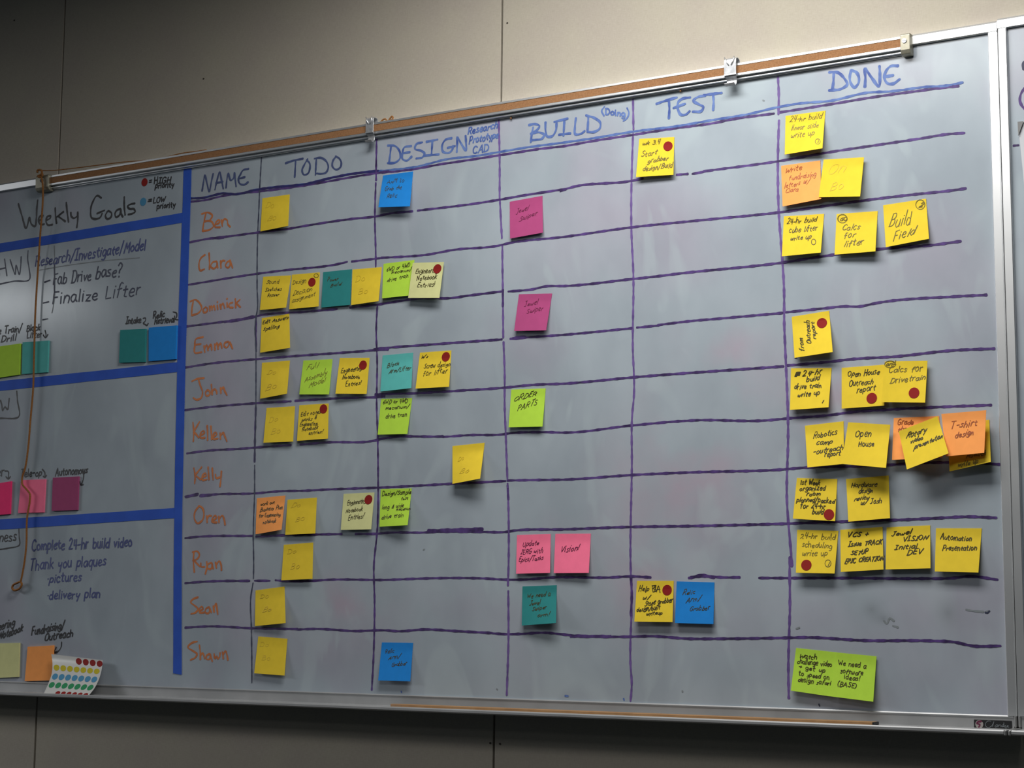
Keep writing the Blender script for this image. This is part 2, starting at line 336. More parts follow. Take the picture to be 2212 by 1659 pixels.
# one-stroke hand: cap 10, x-height 6.  '~' = curved stroke
_F = '''
a 5|~4.6,5.4 2.6,6 .6,4.2 .6,1.4 2,.1 3.8,1.2 4.6,4 4.6,5.6|~4.6,5 4.7,1.6 5.6,.2
b 5|.6,10 .5,.3|~.5,3 2,5.8 4.2,5.4 4.8,3 3.8,.6 1.8,0 .5,1.4
c 4.4|~4.4,4.9 2.8,6 .8,4.6 .5,2 1.8,.1 4.4,.9
d 5|~4.5,4.6 2.6,5.9 .7,4.2 .6,1.4 2.2,.1 4,1.2 4.6,3.4|4.8,10 4.7,.2
e 4.6|~.7,3 4.2,3.6 4,5.5 2.3,6 .7,4.2 .6,1.6 2.2,0 4.6,.9
f 4|~4,9.3 2.6,10 1.7,8.4 1.6,5 1.5,-.4|.2,5.4 3.6,5.8
g 5|~4.6,5.2 2.6,6 .7,4.4 .7,1.8 2.2,.6 4,1.8 4.7,5.4 4.6,-1.4 3,-3 .8,-2.2
h 5|.6,10 .5,.1|~.5,3 2.4,5.9 4.2,5 4.6,.1
i 1.6|.8,5.8 .9,.1|.9,8 1,8.3
j 2.6|~2,5.8 2,-1.6 .9,-3 -.4,-2.2|2.1,8 2.2,8.3
k 4.6|.6,10 .6,.1|4.2,5.8 .7,2.7|1.5,3.5 4.8,.1
l 1.6|.8,10 .9,.1
m 7.4|.5,5.8 .6,.1|~.6,3.2 2.2,5.9 3.6,5 3.7,.2|~3.7,3.2 5.2,5.9 6.8,5 7.1,.1
n 4.8|.5,5.8 .6,.1|~.6,3 2.4,5.9 4.1,5 4.6,.1
o 5|~2.8,6 .8,4.8 .5,2 2,.1 4,.8 4.7,3.6 3.8,5.6 2.6,6
p 5|.7,5.8 .4,-3.2|~.6,3.6 2.2,5.9 4.4,5.2 4.7,2.6 3.2,.4 .7,1
q 5|~4.6,5 2.6,6 .7,4.2 .7,1.6 2.2,.2 4.4,2|4.7,5.8 4.6,-3.2
r 3.6|.6,5.8 .6,.1|~.6,3 1.8,5.4 3.6,5.7
s 4|~3.9,5.2 2.2,6 .8,4.8 1.8,3.4 3.6,2.4 3.4,.6 1.6,0 .3,.7
t 3.8|~1.8,8.6 1.7,3 1.9,.6 3.6,.3|.1,5.8 3.7,6.1
u 4.8|~.5,5.8 .6,1.6 1.9,.1 3.6,1 4.4,3.4|4.4,5.8 4.7,.1
v 4.4|.3,5.8 2.2,.2 4.3,5.8
w 6.6|~.3,5.8 .9,1 1.9,.1 3.3,2.6 3.4,4.6|~3.4,3 4.2,.4 5.4,.6 6.4,5.8
x 4.4|.4,5.8 4.3,.1|4.2,5.9 .3,0
y 4.6|~.4,5.8 .9,2.6 2.4,2 4.2,3.8|4.5,5.8 2.6,-3.2
z 4.4|.4,5.7 4.2,5.8 .4,.2 4.5,.3
A 6.4|.1,0 3.1,10 6.2,0|1.2,3.6 5.2,3.8
B 5.8|.7,10 .6,0|~.3,9.8 3.8,10 4.8,8 3.6,5.8 .9,5.4|~.9,5.4 4.4,5.2 5.6,2.8 4,.4 .4,.1
C 5.8|~5.7,8.4 4,10 1.4,8.4 .4,4.6 1.6,.9 3.8,0 5.8,1.4
D 6.2|.8,10 .8,0|~.2,9.8 3.6,9.8 6,7 5.8,3.2 3.4,.3 .2,.1
E 5|4.9,10 .7,9.7 .6,.2 5,0|.7,5.2 4.2,5.4
F 5|5,10 .8,9.7 .6,0|.7,5.2 4,5.4
G 6.4|~6,8.6 4,10 1.4,8.4 .4,4.6 1.8,.6 4.4,.2 6,2.2 6,4.4|3.6,4.4 6.6,4.5
H 5.8|.6,10 .5,0|5.4,10 5.3,0|.6,5 5.3,5.2
I 4|.2,10 3.9,10|2,10 2,0|.1,0 4,.1
J 5|1.4,10 5,10|~3.6,10 3.5,2.4 2.2,0 .3,1
K 5.6|.7,10 .6,0|5,10 .8,4.4|2,5.6 5.5,0
L 4.8|.7,10 .5,.2 4.9,.4
M 7.2|.3,0 1.2,10 3.6,3.4 6,10 6.9,0
N 6.2|.5,0 .7,10 5.4,.1 5.7,10
O 6.4|~3.4,10 1,8.4 .4,4.4 1.6,.8 3.6,0 5.8,2 6.2,6 5,9.2 3.2,10
P 5.4|.7,10 .5,0|~.2,9.6 3.8,10 5.2,7.8 4,5 .8,4.6
Q 6.6|~3.4,10 1,8.4 .4,4.4 1.6,.8 3.6,0 5.8,2 6.2,6 5,9.2 3.2,10|4,2.6 6.8,-.8
R 5.8|.7,10 .5,0|~.2,9.6 3.8,10 5.2,7.8 4,5.2 .8,4.8|2.4,4.9 5.8,0
S 5|~4.9,8.8 3,10 .9,8.6 1.4,6.2 3.9,4.6 4.8,2.2 3,.1 .3,1.1
T 6|.1,9.8 6,10|3,9.9 2.9,0
U 5.8|~.5,10 .6,2.6 2.4,0 4.6,1.4 5.4,10
V 6|.2,10 2.9,0 5.9,10
W 8.4|.2,10 2,0 4.2,7 6.2,0 8.3,10
X 5.8|.3,10 5.6,0|5.6,10 .2,0
Y 5.8|.3,10 2.9,5 2.8,0|5.7,10 2.9,5
Z 5.4|.4,10 5.2,10 .3,.1 5.4,.1
0 5|~2.6,10 .8,8 .5,3.4 2,.2 4.2,1.4 4.6,6.4 3.6,9.4 2.4,10
1 2.4|.4,8.4 1.6,10 1.4,0
2 5|~.5,8 2.2,10 4.2,8.6 3.6,5.6 .3,.3|.3,.3 5,.4
3 4.8|~.6,9.2 3,10 4.4,8 2,5.4|~2,5.4 4.8,4 4.2,.9 2,0 .3,1
4 5|1,10 .5,4.2 4.8,4.4|3.9,10 3.7,0
5 4.8|~4.6,10 1,9.8 .8,5.6 3.4,6 4.7,3.4 3.2,.4 .4,.6
6 4.8|~4,10 1.4,7 .5,3 2,.1 4.4,1.4 4,4.4 1.8,5 .7,3
7 4.8|.3,10 4.8,10 1.6,0
8 4.8|~2.6,5.4 .7,7.6 2.4,10 4.2,8 2.6,5.4 .5,2.6 2.4,0 4.7,2.4 2.6,5.4
9 4.8|~4.4,7.4 2.4,5 .7,7.2 2.4,10 4.4,8.4 4.2,0
- 3.6|.2,4.4 3.4,4.7
. 1|.4,.1 .6,.3
· 1.4|.5,4 .8,4.3
! 1.6|1.2,10 .8,3.2|.7,.2 .8,.5
? 4.6|~.5,8 2.2,10 4.4,8.6 3.6,6 2.2,4.4 2.2,2.8|2.1,.2 2.2,.5
/ 4.6|.2,-1.4 4.6,10.6
= 4.4|.3,6 4.2,6.2|.3,3 4.2,3.2
+ 5|2.5,8 2.4,1.6|.2,4.8 4.8,4.9
( 2.6|~2.6,11 .6,8 .3,4 2.2,-1
) 2.6|~.3,11 2.2,8 2.3,4 .3,-1
& 6|~5.8,.2 2,6 1.8,9 3.4,9.8 4,7.8 .8,3 1.4,.4 3.6,.4 5.4,4
> 5|.2,4 4.8,4.2|3,6 4.8,4.2 3,2.4
# 3.4|.2,9 3.2,9|.2,8 3.2,8|.2,7 3.2,7|.2,6 3.2,6|.2,5 3.2,5|.2,4 3.2,4|.2,3 3.2,3|.2,2 3.2,2
'''
FONT = {}
for ln in _F.strip().split('\n'):
    hd, *ls = ln.split('|'); ch, wd_ = hd.rsplit(' ', 1)
    FONT[ch.strip() or ' '] = (float(wd_), [(l.startswith('~'), [tuple(float(q) for q in p.split(',')) for p in l.lstrip('~').split()]) for l in ls])
FONT["'"] = (1.4, [(False, [(.8, 10), (.6, 8)])])

UPN = Vector((0, -1, 0))
def flat(y=0.0): return lambda u, v: (at(u, v, y), UPN)

# ------------------------------------------------------------------ wall
WY = 0.015
mb = MB()
def panel(xb0, xt0, xb1, xt1, z0=-.2, z1=3.2):
    g = .0021; y0, y1 = WY, WY+.012
    xs = lambda a, b, z: a + (b-a)*(z-.75)/1.6
    vs = []
    for z in (z0, z1):
        xl = xs(xb0, xt0, z)+g; xr = xs(xb1, xt1, z)-g; e = .0007
        vs += [(xl, y1, z), (xl, y0+e, z), (xl+e, y0, z), (xr-e, y0, z), (xr, y0+e, z), (xr, y1, z)]
    mb.add(vs, [(i, i+1, 7+i, 6+i) for i in range(5)] + [(0, 6, 11, 5)])
SEAM = [(-1.62, -1.60), (-.4215, -.3990), (.7652, .7822), (1.95, 1.965), (3.15, 3.16)]
for s0, s1 in zip(SEAM, SEAM[1:]): panel(s0[0], s0[1], s1[0], s1[1])
wall = mb.build('wall_back', M['wall']); tag(wall, kind='structure')
bk = MB().box(-1.62, 3.16, WY+.012, WY+.09, -.2, 3.2).build('wall_seam_backing', M['wallback'], wall)

for u, v in ((440, 170), (1096, 50), (31, 44), (1059, 1605), (1080, 1607)):
    p = at(u, v, WY); MB().tube([p + Vector((0, .004, 0)), p + Vector((0, -.0008, 0))], .0019, 8).build('nail_head', M['wallback'], wall)

# ------------------------------------------------------------------ whiteboard
ZB, ZT = .8985, 2.0125         # visible face
XL, XR = -1.35, 1.7393
wb = tag(empty('whiteboard', (.2, 0, .9)), 'long wall-mounted whiteboard ruled into a purple task grid with blue headings', 'whiteboard')
MB().box(XL, XR+.004, 0, WY, ZB-.005, ZT+.005).build('writing_surface', M['board'], wb)
FR = .0065
def frame_profile(z0, z1): return [(0.0, z0), (-FR*.75, z0), (-FR, z0+.0015), (-FR, z1-.0045), (-FR*.55, z1-.0008), (0, z1), (WY, z1), (WY, z0)]
MB().extrude_x(frame_profile(2.0107, 2.0300), XL, 1.7548).build('frame_rail', M['alu'], wb)
MB().extrude_z([(XR, 0), (XR, -FR*.8), (XR+.0012, -FR), (1.7530, -FR), (1.7546, -FR*.6), (1.7546, WY), (XR, WY)], ZB+.0004, 2.0107).build('frame_stile', M['alu'], wb)
# marker tray: back plate, floor, rounded front lip
ZF = .8788
def tray_profile(dz=0):
    p = [(WY, ZB+dz), (-.0045, ZB+.0012+dz), (-.006, ZB-.0006+dz), (-.0042, ZB-.003+dz), (-.0042, ZF+dz), (-.053, ZF+dz), (-.0565, ZF+.0016+dz), (-.059, ZF+.0016+dz),
         (-.061, ZF-.0004+dz), (-.061, ZF-.0042+dz), (-.058, ZF-.0066+dz), (-.052, ZF-.0066+dz), (-.02, ZF-.0045+dz), (WY, ZF-.0045+dz)]
    return p
def lathe_strip(prof, x0, x1): return MB().extrude_x(prof, x0, x1)
tray = lathe_strip(tray_profile(), XL, 1.7490).build('marker_tray', M['tray'], wb)
capm = MB().box(1.7492, 1.7543, -.0615, WY, ZF-.0075, ZF+.0020)
capm.box(1.7492, 1.7543, -.0062, WY, ZF+.002, ZB+.0015)
capm.build('tray_end_cap', M['alu_dark'], wb, bevel=.002)
# cork map rail
R0 = 1.9965
rail_prof = [(0, 2.0262), (-.0125, 2.0268), (-.0145, 2.0258), (-.0145, 2.0221), (-.0125, 2.0215), (-.0125, 2.0084), (-.0145, 2.0078), (-.0145, 2.0042),
             (-.0120, 2.0036), (-.0030, 2.0036), (-.0030, 2.0012), (-.0085, 2.0012), (-.0092, 2.0002), (-.0092, 1.9990), (-.0080, 1.9984), (-.0030, 1.9982), (-.0030, 1.9965), (0, 1.9965)]
xr0, xr1 = at(96, 390, -.014).x, at(1950, 95, -.014).x
rail = MB().extrude_x(rail_prof, xr0, xr1).build('map_rail', M['alu'], wb)
MB().box(xr0, xr1, -.0137, -.0122, 2.0086, 2.0214).build('cork_insert', M['cork'], rail)
# cast end stops with a screw each
def end_stop(x0, x1, scr):
    prof = [(-.001, 2.0290), (-.0165, 2.0290), (-.0185, 2.0270), (-.0185, 2.0010), (-.0155, 1.9945), (-.0100, 1.9925), (-.001, 1.9925)]
    o = MB().extrude_x(prof, x0, x1).build('end_stop', M['endcap'], rail, bevel=.0012)
    s_ = MB(); cx = (x0+x1)/2 - .001; cz = 2.0165
    s_.disc((cx, -.0186, cz), Vector((1, 0, 0)), Vector((0, 0, 1)), .0042, 20, .0012)
    if scr: s_.box(cx-.0033, cx+.0033, -.0202, -.0199, cz-.0005, cz+.0005)
    return o, s_
es, sm = end_stop(at(1944.2, 95, -.0185).x, at(1965.5, 95, -.0185).x, True); sm.build('end_stop_screw', M['steel'], rail)
es2, sm = end_stop(at(76.5, 392, -.0185).x, at(104.5, 385, -.0185).x, False); sm.build('end_stop_screw', M['black_plastic'], rail)
for u, v in ((1103.5, 255.5), (1470, 196.5)):
    p = at(u, v, -.004); MB().tube([p+Vector((0, .003, .004)), p+Vector((0, -.001, -.0015))], .0016, 8).build('rail_tack', M['cork'], rail)
# maker's plate on the tray
c0 = at(*px('a', 190, 745), -.0050); c1 = at(*px('a', 1328, 1075), -.0050); c2 = at(*px('a', 1330, 800), -.005); c3 = at(*px('a', 200, 1025), -.005)
mp_ = MB().box(c0.x, c1.x, -.0058, -.0040, c3.z, c0.z-.0002).build('maker_plate', M['black_plastic'], wb, bevel=.0004)
ce = at(*px('a', 352, 893), -.0058)
MB().disc(ce, Vector((1, 0, 0)), Vector((0, 0, 1)), .0064, 28, .0002).build('plate_emblem', mat('plate_silver', (.32, .29, .28), .5), mp_)
ik = Ink(flat(-.0061), .0021); ik.draw('a 395,815 305,835 290,870 330,880 370,905 350,950 330,985', step=1.2)
ik.draw('a 415,800 300,815 275,870', .0018, step=1.2); ik.build('plate_emblem_mark', 'wine', mp_)
ik = Ink(flat(-.0059), .0007)
ik.draw('a 700,800 600,800 545,860 545,940 600,985 700,960 790,830 | a 790,810 750,960 | a 880,905 830,930 830,975 880,960 900,900 890,975 | a 930,910 925,975 940,925 980,905 | a 1000,920 1000,970 | a 1075,905 1030,925 1030,965 1070,960 1085,840 1080,965 | a 1150,920 1110,945 1120,985 1150,955 1140,1040 1090,1050 | a 1180,960 1230,940 1200,925 1185,965 1240,980 | a 800,1020 1280,1050', step=1)
ik.build('plate_lettering', 'grey', mp_)

# ------------------------------------------------------------------ marker work on the whiteboard
def ink(name, col, width, spec, label=None, texts=(), step=3, jit=.16, split=False):
    """one marked line, word or drawing = one part; split makes every stroke a part"""
    jobs = [[p] for p in strokes(spec)] if split else ([strokes(spec)] if spec else [])
    for ls in jobs:
        k = Ink(flat(0), width)
        for l in ls: k.stroke(smooth_line(l, step), None, jit)
        o = k.build(name, col, wb)
        if label: o['label'] = label
    for t in texts:
        k = Ink(flat(0), width); k.ctext(*t); o = k.build(name, col, wb)
        if label: o['label'] = label
G = 'grid_line'; PW = .0044
ink(G, 'purple', PW, 'E 60,682 200,668 400,622 600,592 800,572 1300,505 1900,400 2212,352 | I 232,770 570,732 900,672 950,665 1500,580 1930,512 | I 1945,510 2212,480 M 900,930 1350,860 1800,790 2212,735 N 300,955 700,900 | N 760,888 1250,810 1700,735 2212,665 V 250,945 500,918', 'purple double line under the headings')
ink(G, 'head', .0042, 'E 60,645 180,640 420,590 560,600 750,555 1000,520 1300,490 1550,430 1800,380 2212,340 I 600,705 950,620 1230,590 1500,545 1800,495 2212,440 M 600,940 900,900 1350,825 1800,770 2212,700 N 450,905 700,845 950,800 1250,775 1650,690 1850,680 2212,635 V 380,910 550,875', 'blue line under the headings')
ink(G, 'navy', .0048, 'E 60,648 180,643 420,592 560,602 750,557 1000,522 1300,492 1550,432 1800,382 2100,345')
ROWS = [
 'E 40,1125 280,1080 420,1065 800,1015 1100,980 1300,945 1800,870 2080,840 I 170,1240 300,1215 560,1188 | I 615,1181 690,1172 1200,1110 1490,1065 1800,1010 2212,955 M 550,1470 680,1430 1330,1360 1450,1335 | M 1820,1295 1940,1285 | M 1990,1285 2212,1245 | N 0,1475 740,1375 1250,1285 1850,1195 2212,1140 V 350,1495 570,1478',
 'E 30,1585 780,1465 1050,1430 1700,1350 1760,1335 | E 1810,1332 2120,1295 | J 220,35 720,0 I 1000,1608 1520,1555 1560,1545 2212,1465 _ 1365,491 1500,477 O 0,1335 130,1320 700,1240 1200,1170 1700,1110 2212,1055 _ 2086,407',
 'F 15,730 440,675 700,640 790,615 1300,570 1650,540 | F 1790,525 2110,490 J 290,525 800,470 900,475 1200,440 1520,400 | J 1600,400 1870,375 2000,345 2212,340 W 650,365 840,345 1080,315 2070,210 P 160,805 780,720 1300,655 1750,620 1950,605 2212,570 _ 2075,521',
 'F 5,1175 290,1130 770,1085 1200,1050 1900,1000 2080,985 2212,980 J 170,1030 900,965 1250,940 1530,920 | J 1620,915 1800,900 2212,870 W 640,836 | W 690,830 900,810 | W 890,806 1200,768 1500,742 2080,690 | Q 210,80 700,30 900,10 1100,10 P 1250,1305 2212,1220 _ 2131,637',
 'G 0,230 200,205 780,155 1150,135 | G 1195,130 1600,105 2140,74 J 170,1525 600,1505 1100,1475 1550,1445 1850,1415 2212,1400 W 650,1305 2090,1200 | Q 230,715 700,675 1000,640 1500,610 2212,535 _ 2148,753',
 'G 20,700 250,670 600,650 780,635 1150,610 | G 1250,605 1550,580 2080,555 K 190,600 890,565 | K 890,572 1200,552 1530,545 1600,535 2000,520 2212,525 _ 1365,919 1500,908 Q 0,1370 210,1350 800,1300 900,1285 1500,1240 2212,1205 _ 2141,875',
 'G 0,1170 140,1140 | G 160,1165 280,1150 750,1135 1050,1110 1300,1105 1600,1090 2110,1072 K 200,1125 1000,1080 1300,1065 1570,1050 | K 1590,1045 1850,1040 2212,1035 _ 1365,1026 1500,1020 R 0,710 240,690 640,680 1050,665 1300,650 1650,640 2000,648 2160,660',
 'G 0,1620 150,1605 740,1595 | G 770,1605 1090,1590 1450,1580 1700,1575 | G 1850,1575 2090,1572 K 300,1612 620,1610 | K 630,1612 800,1603 1300,1602 1590,1600 1620,1595 2212,1575 _ 1365,1138 1500,1136 R 0,1250 700,1225 1200,1210 1700,1185 1800,1180 2130,1190',
 'H 0,550 290,530 700,525 | H 755,525 920,525 | H 980,520 1100,530 1400,525 1550,515 2212,515 L 400,495 1100,490 1290,500 1420,500 1700,480 2212,480 U 1300,115 1500,125 | U 1880,132 2000,112 2212,125 _ 1598,1247 | _ 1640,1248.5 S 0,685 600,685 1400,690 1700,685 1850,668 2140,700',
 'H 0,1035 250,1020 720,1040 1220,1050 | H 1225,1055 1400,1048 1600,1055 1800,1070 2212,1065 L 300,955 570,940 850,955 1160,972 | L 1165,975 1290,982 1400,980 1620,970 1900,995 2212,1000 U 700,712 1300,715 1500,710 1880,735 2212,735 S 0,1280 250,1275 800,1305 1500,1310 1700,1320 1900,1360 2170,1360']
for r_ in ROWS: ink(G, 'purple', PW, r_, split=True)
ink(G, 'purple', .0062, 'K 730,1592 1000,1582 1320,1572 | G 10,1172 135,1145 | G 165,1160 285,1152 | F 430,680 600,655 740,625 | E 300,1080 420,1068 | U 1900,128 2010,108 2130,125 | J 1640,912 1780,895', split=True)
COLS = [('E 830,195 810,540 800,800 790,1000 782,1600 F 780,300 783,560 768,640 770,1000 770,1400 G 768,300 755,790 | G 755,830 755,1100 740,1600 H 745,350 742,500 | H 738,550 715,690 720,1040 725,1400 725,1630', 'slate', .0032),
        ('I 170,400 165,745 165,850 | I 160,880 150,1250 160,1659 J 160,130 | J 178,540 165,800 175,1150 170,1650 K 165,250 180,560 185,900 170,1659 L 115,350 120,700 110,1200 95,1475', 'purple', .0042),
        ('I 1495,200 1505,600 1505,1050 | I 1508,1080 1530,1480 | I 1535,1560 1535,1659 J 1540,400 1545,900 | J 1548,950 1560,1300 1560,1640 K 1570,500 1590,1030 | K 1592,1080 1600,1300 1605,1640 L 1305,400 1300,550 | L 1303,602 1305,1000 1290,1520', 'violet', .0044),
        ('M 1345,480 1350,800 | M 1345,850 1330,1300 1325,1659 _ 1364,500 W 655,300 650,1000 660,1500 645,1659 _ 1365,1000 1363,1245 U 1310,250 1300,1000 1312,1200 1300,1355', 'violet', .0042),
        ('N 740,540 748,700 745,905 | N 750,970 740,1300 O 125,1350 P 160,700 185,1100 190,1600 Q 200,500 235,1500 R 45,1000 90,1640 S 85,500 75,1000 60,1640 T 100,615', 'violet', .0046)]
for s_, c_, w_ in COLS: ink(G, c_, w_, s_, split=True)
ink(G, 'purple', .0048, 'F 770,625 770,690 768,800 772,1000 | G 768,200 762,420 755,790 | K 1592,1100 1600,1250 | J 1540,380 1540,560 | U 1305,130 1312,260 1305,500', split=True)
HD = 'column_heading'
ink(HD, 'headdark', .0042, 'E 185,565 200,470 215,395 240,490 262,570 285,470 305,380 | E 325,550 350,440 375,360 395,440 415,540 | E 335,480 410,465 | E 445,530 455,440 470,375 500,450 525,430 535,365 545,440 555,515 | E 690,325 630,340 600,390 580,430 600,490 640,498 685,470 | E 590,430 650,415', 'blue marker heading NAME')
ink(HD, 'headdark', .0044, 'E 1090,265 1180,235 1280,215 | E 1200,240 1195,330 1190,415 | E 1330,220 1295,280 1270,350 1290,390 1330,380 1355,320 1350,260 1320,230 | E 1425,220 1420,300 1415,390 | E 1405,215 1470,205 1530,240 1555,310 1530,365 1470,380 1430,375 | E 1640,190 1605,240 1600,300 1640,335 1685,310 1695,250 1665,205 1635,190', 'blue marker heading TODO')
ink(HD, 'head', .0046, 'I 290,475 370,480 420,540 425,610 370,660 290,665 | I 325,490 315,580 305,660 | I 545,480 470,495 450,560 450,620 490,640 550,595 | I 455,560 530,545 | I 665,440 600,460 585,510 650,530 690,560 670,600 600,615 | I 710,435 830,410 | I 775,425 765,575 | I 690,585 845,570 | I 985,395 920,410 880,480 890,540 950,555 990,520 1000,480 | I 940,500 1020,480 | I 1040,545 1045,450 1045,385 1090,460 1140,530 1140,440 1135,370', 'blue marker heading DESIGN')
ink(HD, 'head', .0030, '', 'small blue words beside the DESIGN heading', [('I', 'Research', 1158, 352, 1478, 288, 78), ('I', 'Prototype', 1172, 462, 1488, 390, 78), ('I', 'CAD', 1212, 560, 1382, 538, 80)])
ink(HD, 'head', .0046, 'M 215,755 290,745 330,765 300,810 235,850 | M 235,850 330,835 380,860 360,900 290,915 235,920 | M 260,780 245,860 235,940 | M 395,725 395,810 415,880 460,880 505,820 515,730 | M 490,720 635,685 | M 600,700 590,870 | M 540,860 665,845 | M 725,680 715,770 720,855 780,850 820,820 | M 835,650 930,680 990,730 985,790 920,830 850,830 | M 860,670 855,760 850,830', 'blue marker heading BUILD')
ink(HD, 'head', .0032, 'M 1035,555 1005,600 1030,655 | M 1280,570 1300,620 1280,680 1240,710', 'small bracketed word Doing beside BUILD', [('M', 'Doing', 1045, 640, 1255, 668, 72)])
ink(HD, 'head', .0048, 'M 1600,525 1700,490 1820,455 | M 1735,490 1740,580 1735,680 | M 1965,455 1880,470 1840,500 1835,590 1870,645 1920,640 1960,605 | M 1785,570 1910,525 | M 2130,435 2040,455 2000,490 2060,530 2110,560 2090,600 1995,610 | N 0,717 90,705 180,695 | N 95,710 100,790 95,865', 'blue marker heading TEST')
ink(HD, 'head', .0050, 'N 1250,490 1330,490 1400,550 1430,610 1380,650 1250,670 | N 1295,500 1290,600 1280,670 | N 1470,470 1455,530 1465,600 1500,640 1540,600 1545,540 1520,490 1475,470 | N 1605,635 1610,540 1605,455 1670,540 1745,630 1755,530 1750,430 | N 1935,425 1860,430 1815,480 1800,550 1830,600 1880,605 1950,560 | N 1800,535 1885,520', 'blue marker heading DONE')
NAMES = [
 'E 180,815 250,800 295,830 270,880 210,900 | E 225,810 205,900 190,1000 | E 215,890 290,900 310,945 270,985 190,1000 | E 330,930 375,905 370,880 335,905 325,955 380,960 | E 395,880 405,950 | E 400,920 430,870 455,880 465,930 490,955',
 'E 215,1260 175,1290 150,1370 165,1430 210,1415 | E 260,1240 265,1330 265,1415 | E 340,1330 300,1340 280,1390 310,1410 345,1380 345,1330 355,1400 | E 385,1325 390,1400 | E 390,1350 410,1320 430,1325 | E 490,1320 455,1340 440,1385 465,1400 490,1370 490,1325 515,1400',
 'F 55,460 110,440 160,480 180,530 150,580 75,610 | F 90,450 75,530 70,610 | F 225,520 195,545 205,580 240,565 240,530 220,520 | F 265,510 270,560 | F 268,540 285,505 295,550 | F 295,530 315,500 325,550 | F 350,500 355,545 | F 350,463 352,467 | F 380,490 390,540 | F 385,515 410,480 430,530 | F 455,470 460,520 | F 455,428 457,432 | F 515,470 480,485 480,520 520,525 | F 545,430 550,525 | F 595,440 550,480 | F 560,482 600,520',
 'F 195,845 115,870 105,940 105,1015 180,1010 | F 105,930 170,920 | F 205,940 215,1010 | F 210,970 235,930 250,990 | F 250,970 280,925 290,985 | F 320,920 325,985 | F 322,950 345,910 360,975 | F 360,945 385,910 400,965 | F 470,895 435,905 425,945 450,960 475,930 480,900 515,970',
 'F 75,1325 130,1300 205,1290 | F 145,1305 165,1370 190,1450 170,1510 120,1525 90,1505 | F 245,1420 220,1450 235,1485 270,1465 265,1430 240,1418 | F 285,1360 290,1420 295,1470 | F 293,1440 320,1410 340,1430 345,1460 | F 385,1395 390,1455 | F 390,1420 415,1390 430,1430 455,1475',
 'G 85,365 95,470 90,570 | G 155,360 95,465 | G 100,468 150,530 | G 175,500 210,480 200,455 170,480 170,530 215,530 | G 240,400 245,480 245,555 | G 280,405 285,480 290,550 | G 310,520 345,490 335,470 305,500 310,545 355,540 | G 380,480 385,545 | G 385,510 415,475 430,510 455,570',
 'G 95,860 110,950 105,1025 | G 180,850 110,935 | G 115,940 170,985 | G 195,960 230,940 220,915 190,940 190,990 235,985 | G 250,850 255,920 260,985 | G 295,860 300,930 305,985 | G 330,930 340,970 375,960 | G 395,895 390,970 380,1060',
 'G 155,1270 110,1330 105,1420 135,1460 185,1430 205,1360 185,1290 150,1270 | G 235,1380 240,1450 | G 240,1410 265,1375 285,1380 | G 300,1430 340,1400 330,1375 300,1400 295,1445 345,1450 | G 365,1385 370,1450 | G 370,1410 405,1375 425,1420 435,1475',
 'H 80,215 130,205 155,240 130,290 85,305 | H 95,215 90,310 100,430 | H 95,300 130,340 160,370 | H 170,335 175,375 210,375 | H 235,320 235,390 220,450 | H 285,330 250,345 245,390 275,400 295,360 290,330 305,395 | H 330,325 340,385 | H 340,350 370,310 390,350 395,410',
 'H 140,705 95,720 60,755 110,800 140,830 115,870 65,885 | H 165,850 195,830 180,805 155,830 160,870 205,870 | H 260,810 225,830 220,870 250,880 270,850 265,815 285,870 | H 305,800 315,865 | H 310,830 335,770 345,820 355,890',
 'H 130,1185 75,1200 30,1245 90,1290 130,1320 110,1360 60,1385 | H 155,1225 165,1310 165,1380 | H 165,1340 190,1310 205,1340 210,1370 | H 265,1320 235,1335 230,1375 260,1380 275,1345 270,1320 295,1400 | H 315,1320 325,1370 345,1345 355,1375 375,1350 380,1310 | H 405,1300 415,1370 | H 410,1330 440,1290 455,1330 465,1385']
ORD = ['first', 'second', 'third', 'fourth', 'fifth', 'sixth', 'seventh', 'eighth', 'ninth', 'tenth', 'eleventh']
for n_, o_ in zip(NAMES, ORD): ink('name_entry', 'name', .0040, n_, 'orange handwritten name in the %s row' % o_)
# goals side
GT = 'goal_text'
ink(GT, 'black', .0046, 'A 200,505 240,640 285,770 310,690 320,650 345,730 375,750 395,660 400,560 410,465 | A 425,690 455,660 470,630 440,635 420,690 440,730 480,725 | A 510,680 545,660 550,635 520,640 500,690 520,735 570,730 | A 600,550 605,640 615,715 | A 690,590 615,650 | A 640,645 710,695 | A 720,490 730,590 745,700 | A 770,600 775,640 800,660 840,640 | A 845,595 845,680 835,760', 'black heading word Weekly')
ink(GT, 'black', .0046, 'A 1100,440 1060,415 1010,480 985,580 1000,660 1040,670 1090,650 1110,610 | A 1055,610 1135,575 | A 1165,590 1145,640 1165,670 1205,650 1210,600 1175,580 | A 1310,560 1275,570 1250,610 1260,650 1300,625 1315,570 | A 1315,570 1320,620 1335,645 | A 1350,430 1350,530 1360,625 | A 1465,500 1415,510 1385,530 1410,560 1455,560 1470,590 1440,610 1395,620', 'black heading word Goals')
ink(GT, 'black', .0030, '', 'black legend words beside the two dots', [('A', '=', 1615, 290, 1645, 285, 60), ('A', 'HIGH', 1672, 288, 1850, 272, 66), ('A', 'priority', 1685, 335, 1885, 322, 60), ('A', '=', 1600, 495, 1640, 490, 60), ('A', 'LOW', 1662, 500, 1790, 478, 58), ('A', 'priority', 1702, 560, 1900, 540, 62)])
ink(GT, 'blue', .0036, '', 'blue line Research/Investigate/Model', [('A', 'Research/Investigate/Model', 380, 1188, 1575, 1005, 118)])
ink(GT, 'grey', .0022, 'A 430,1225 700,1178 1100,1125 1515,1090 | A 590,960 597,1300 585,1590 B 565,130', split=True)
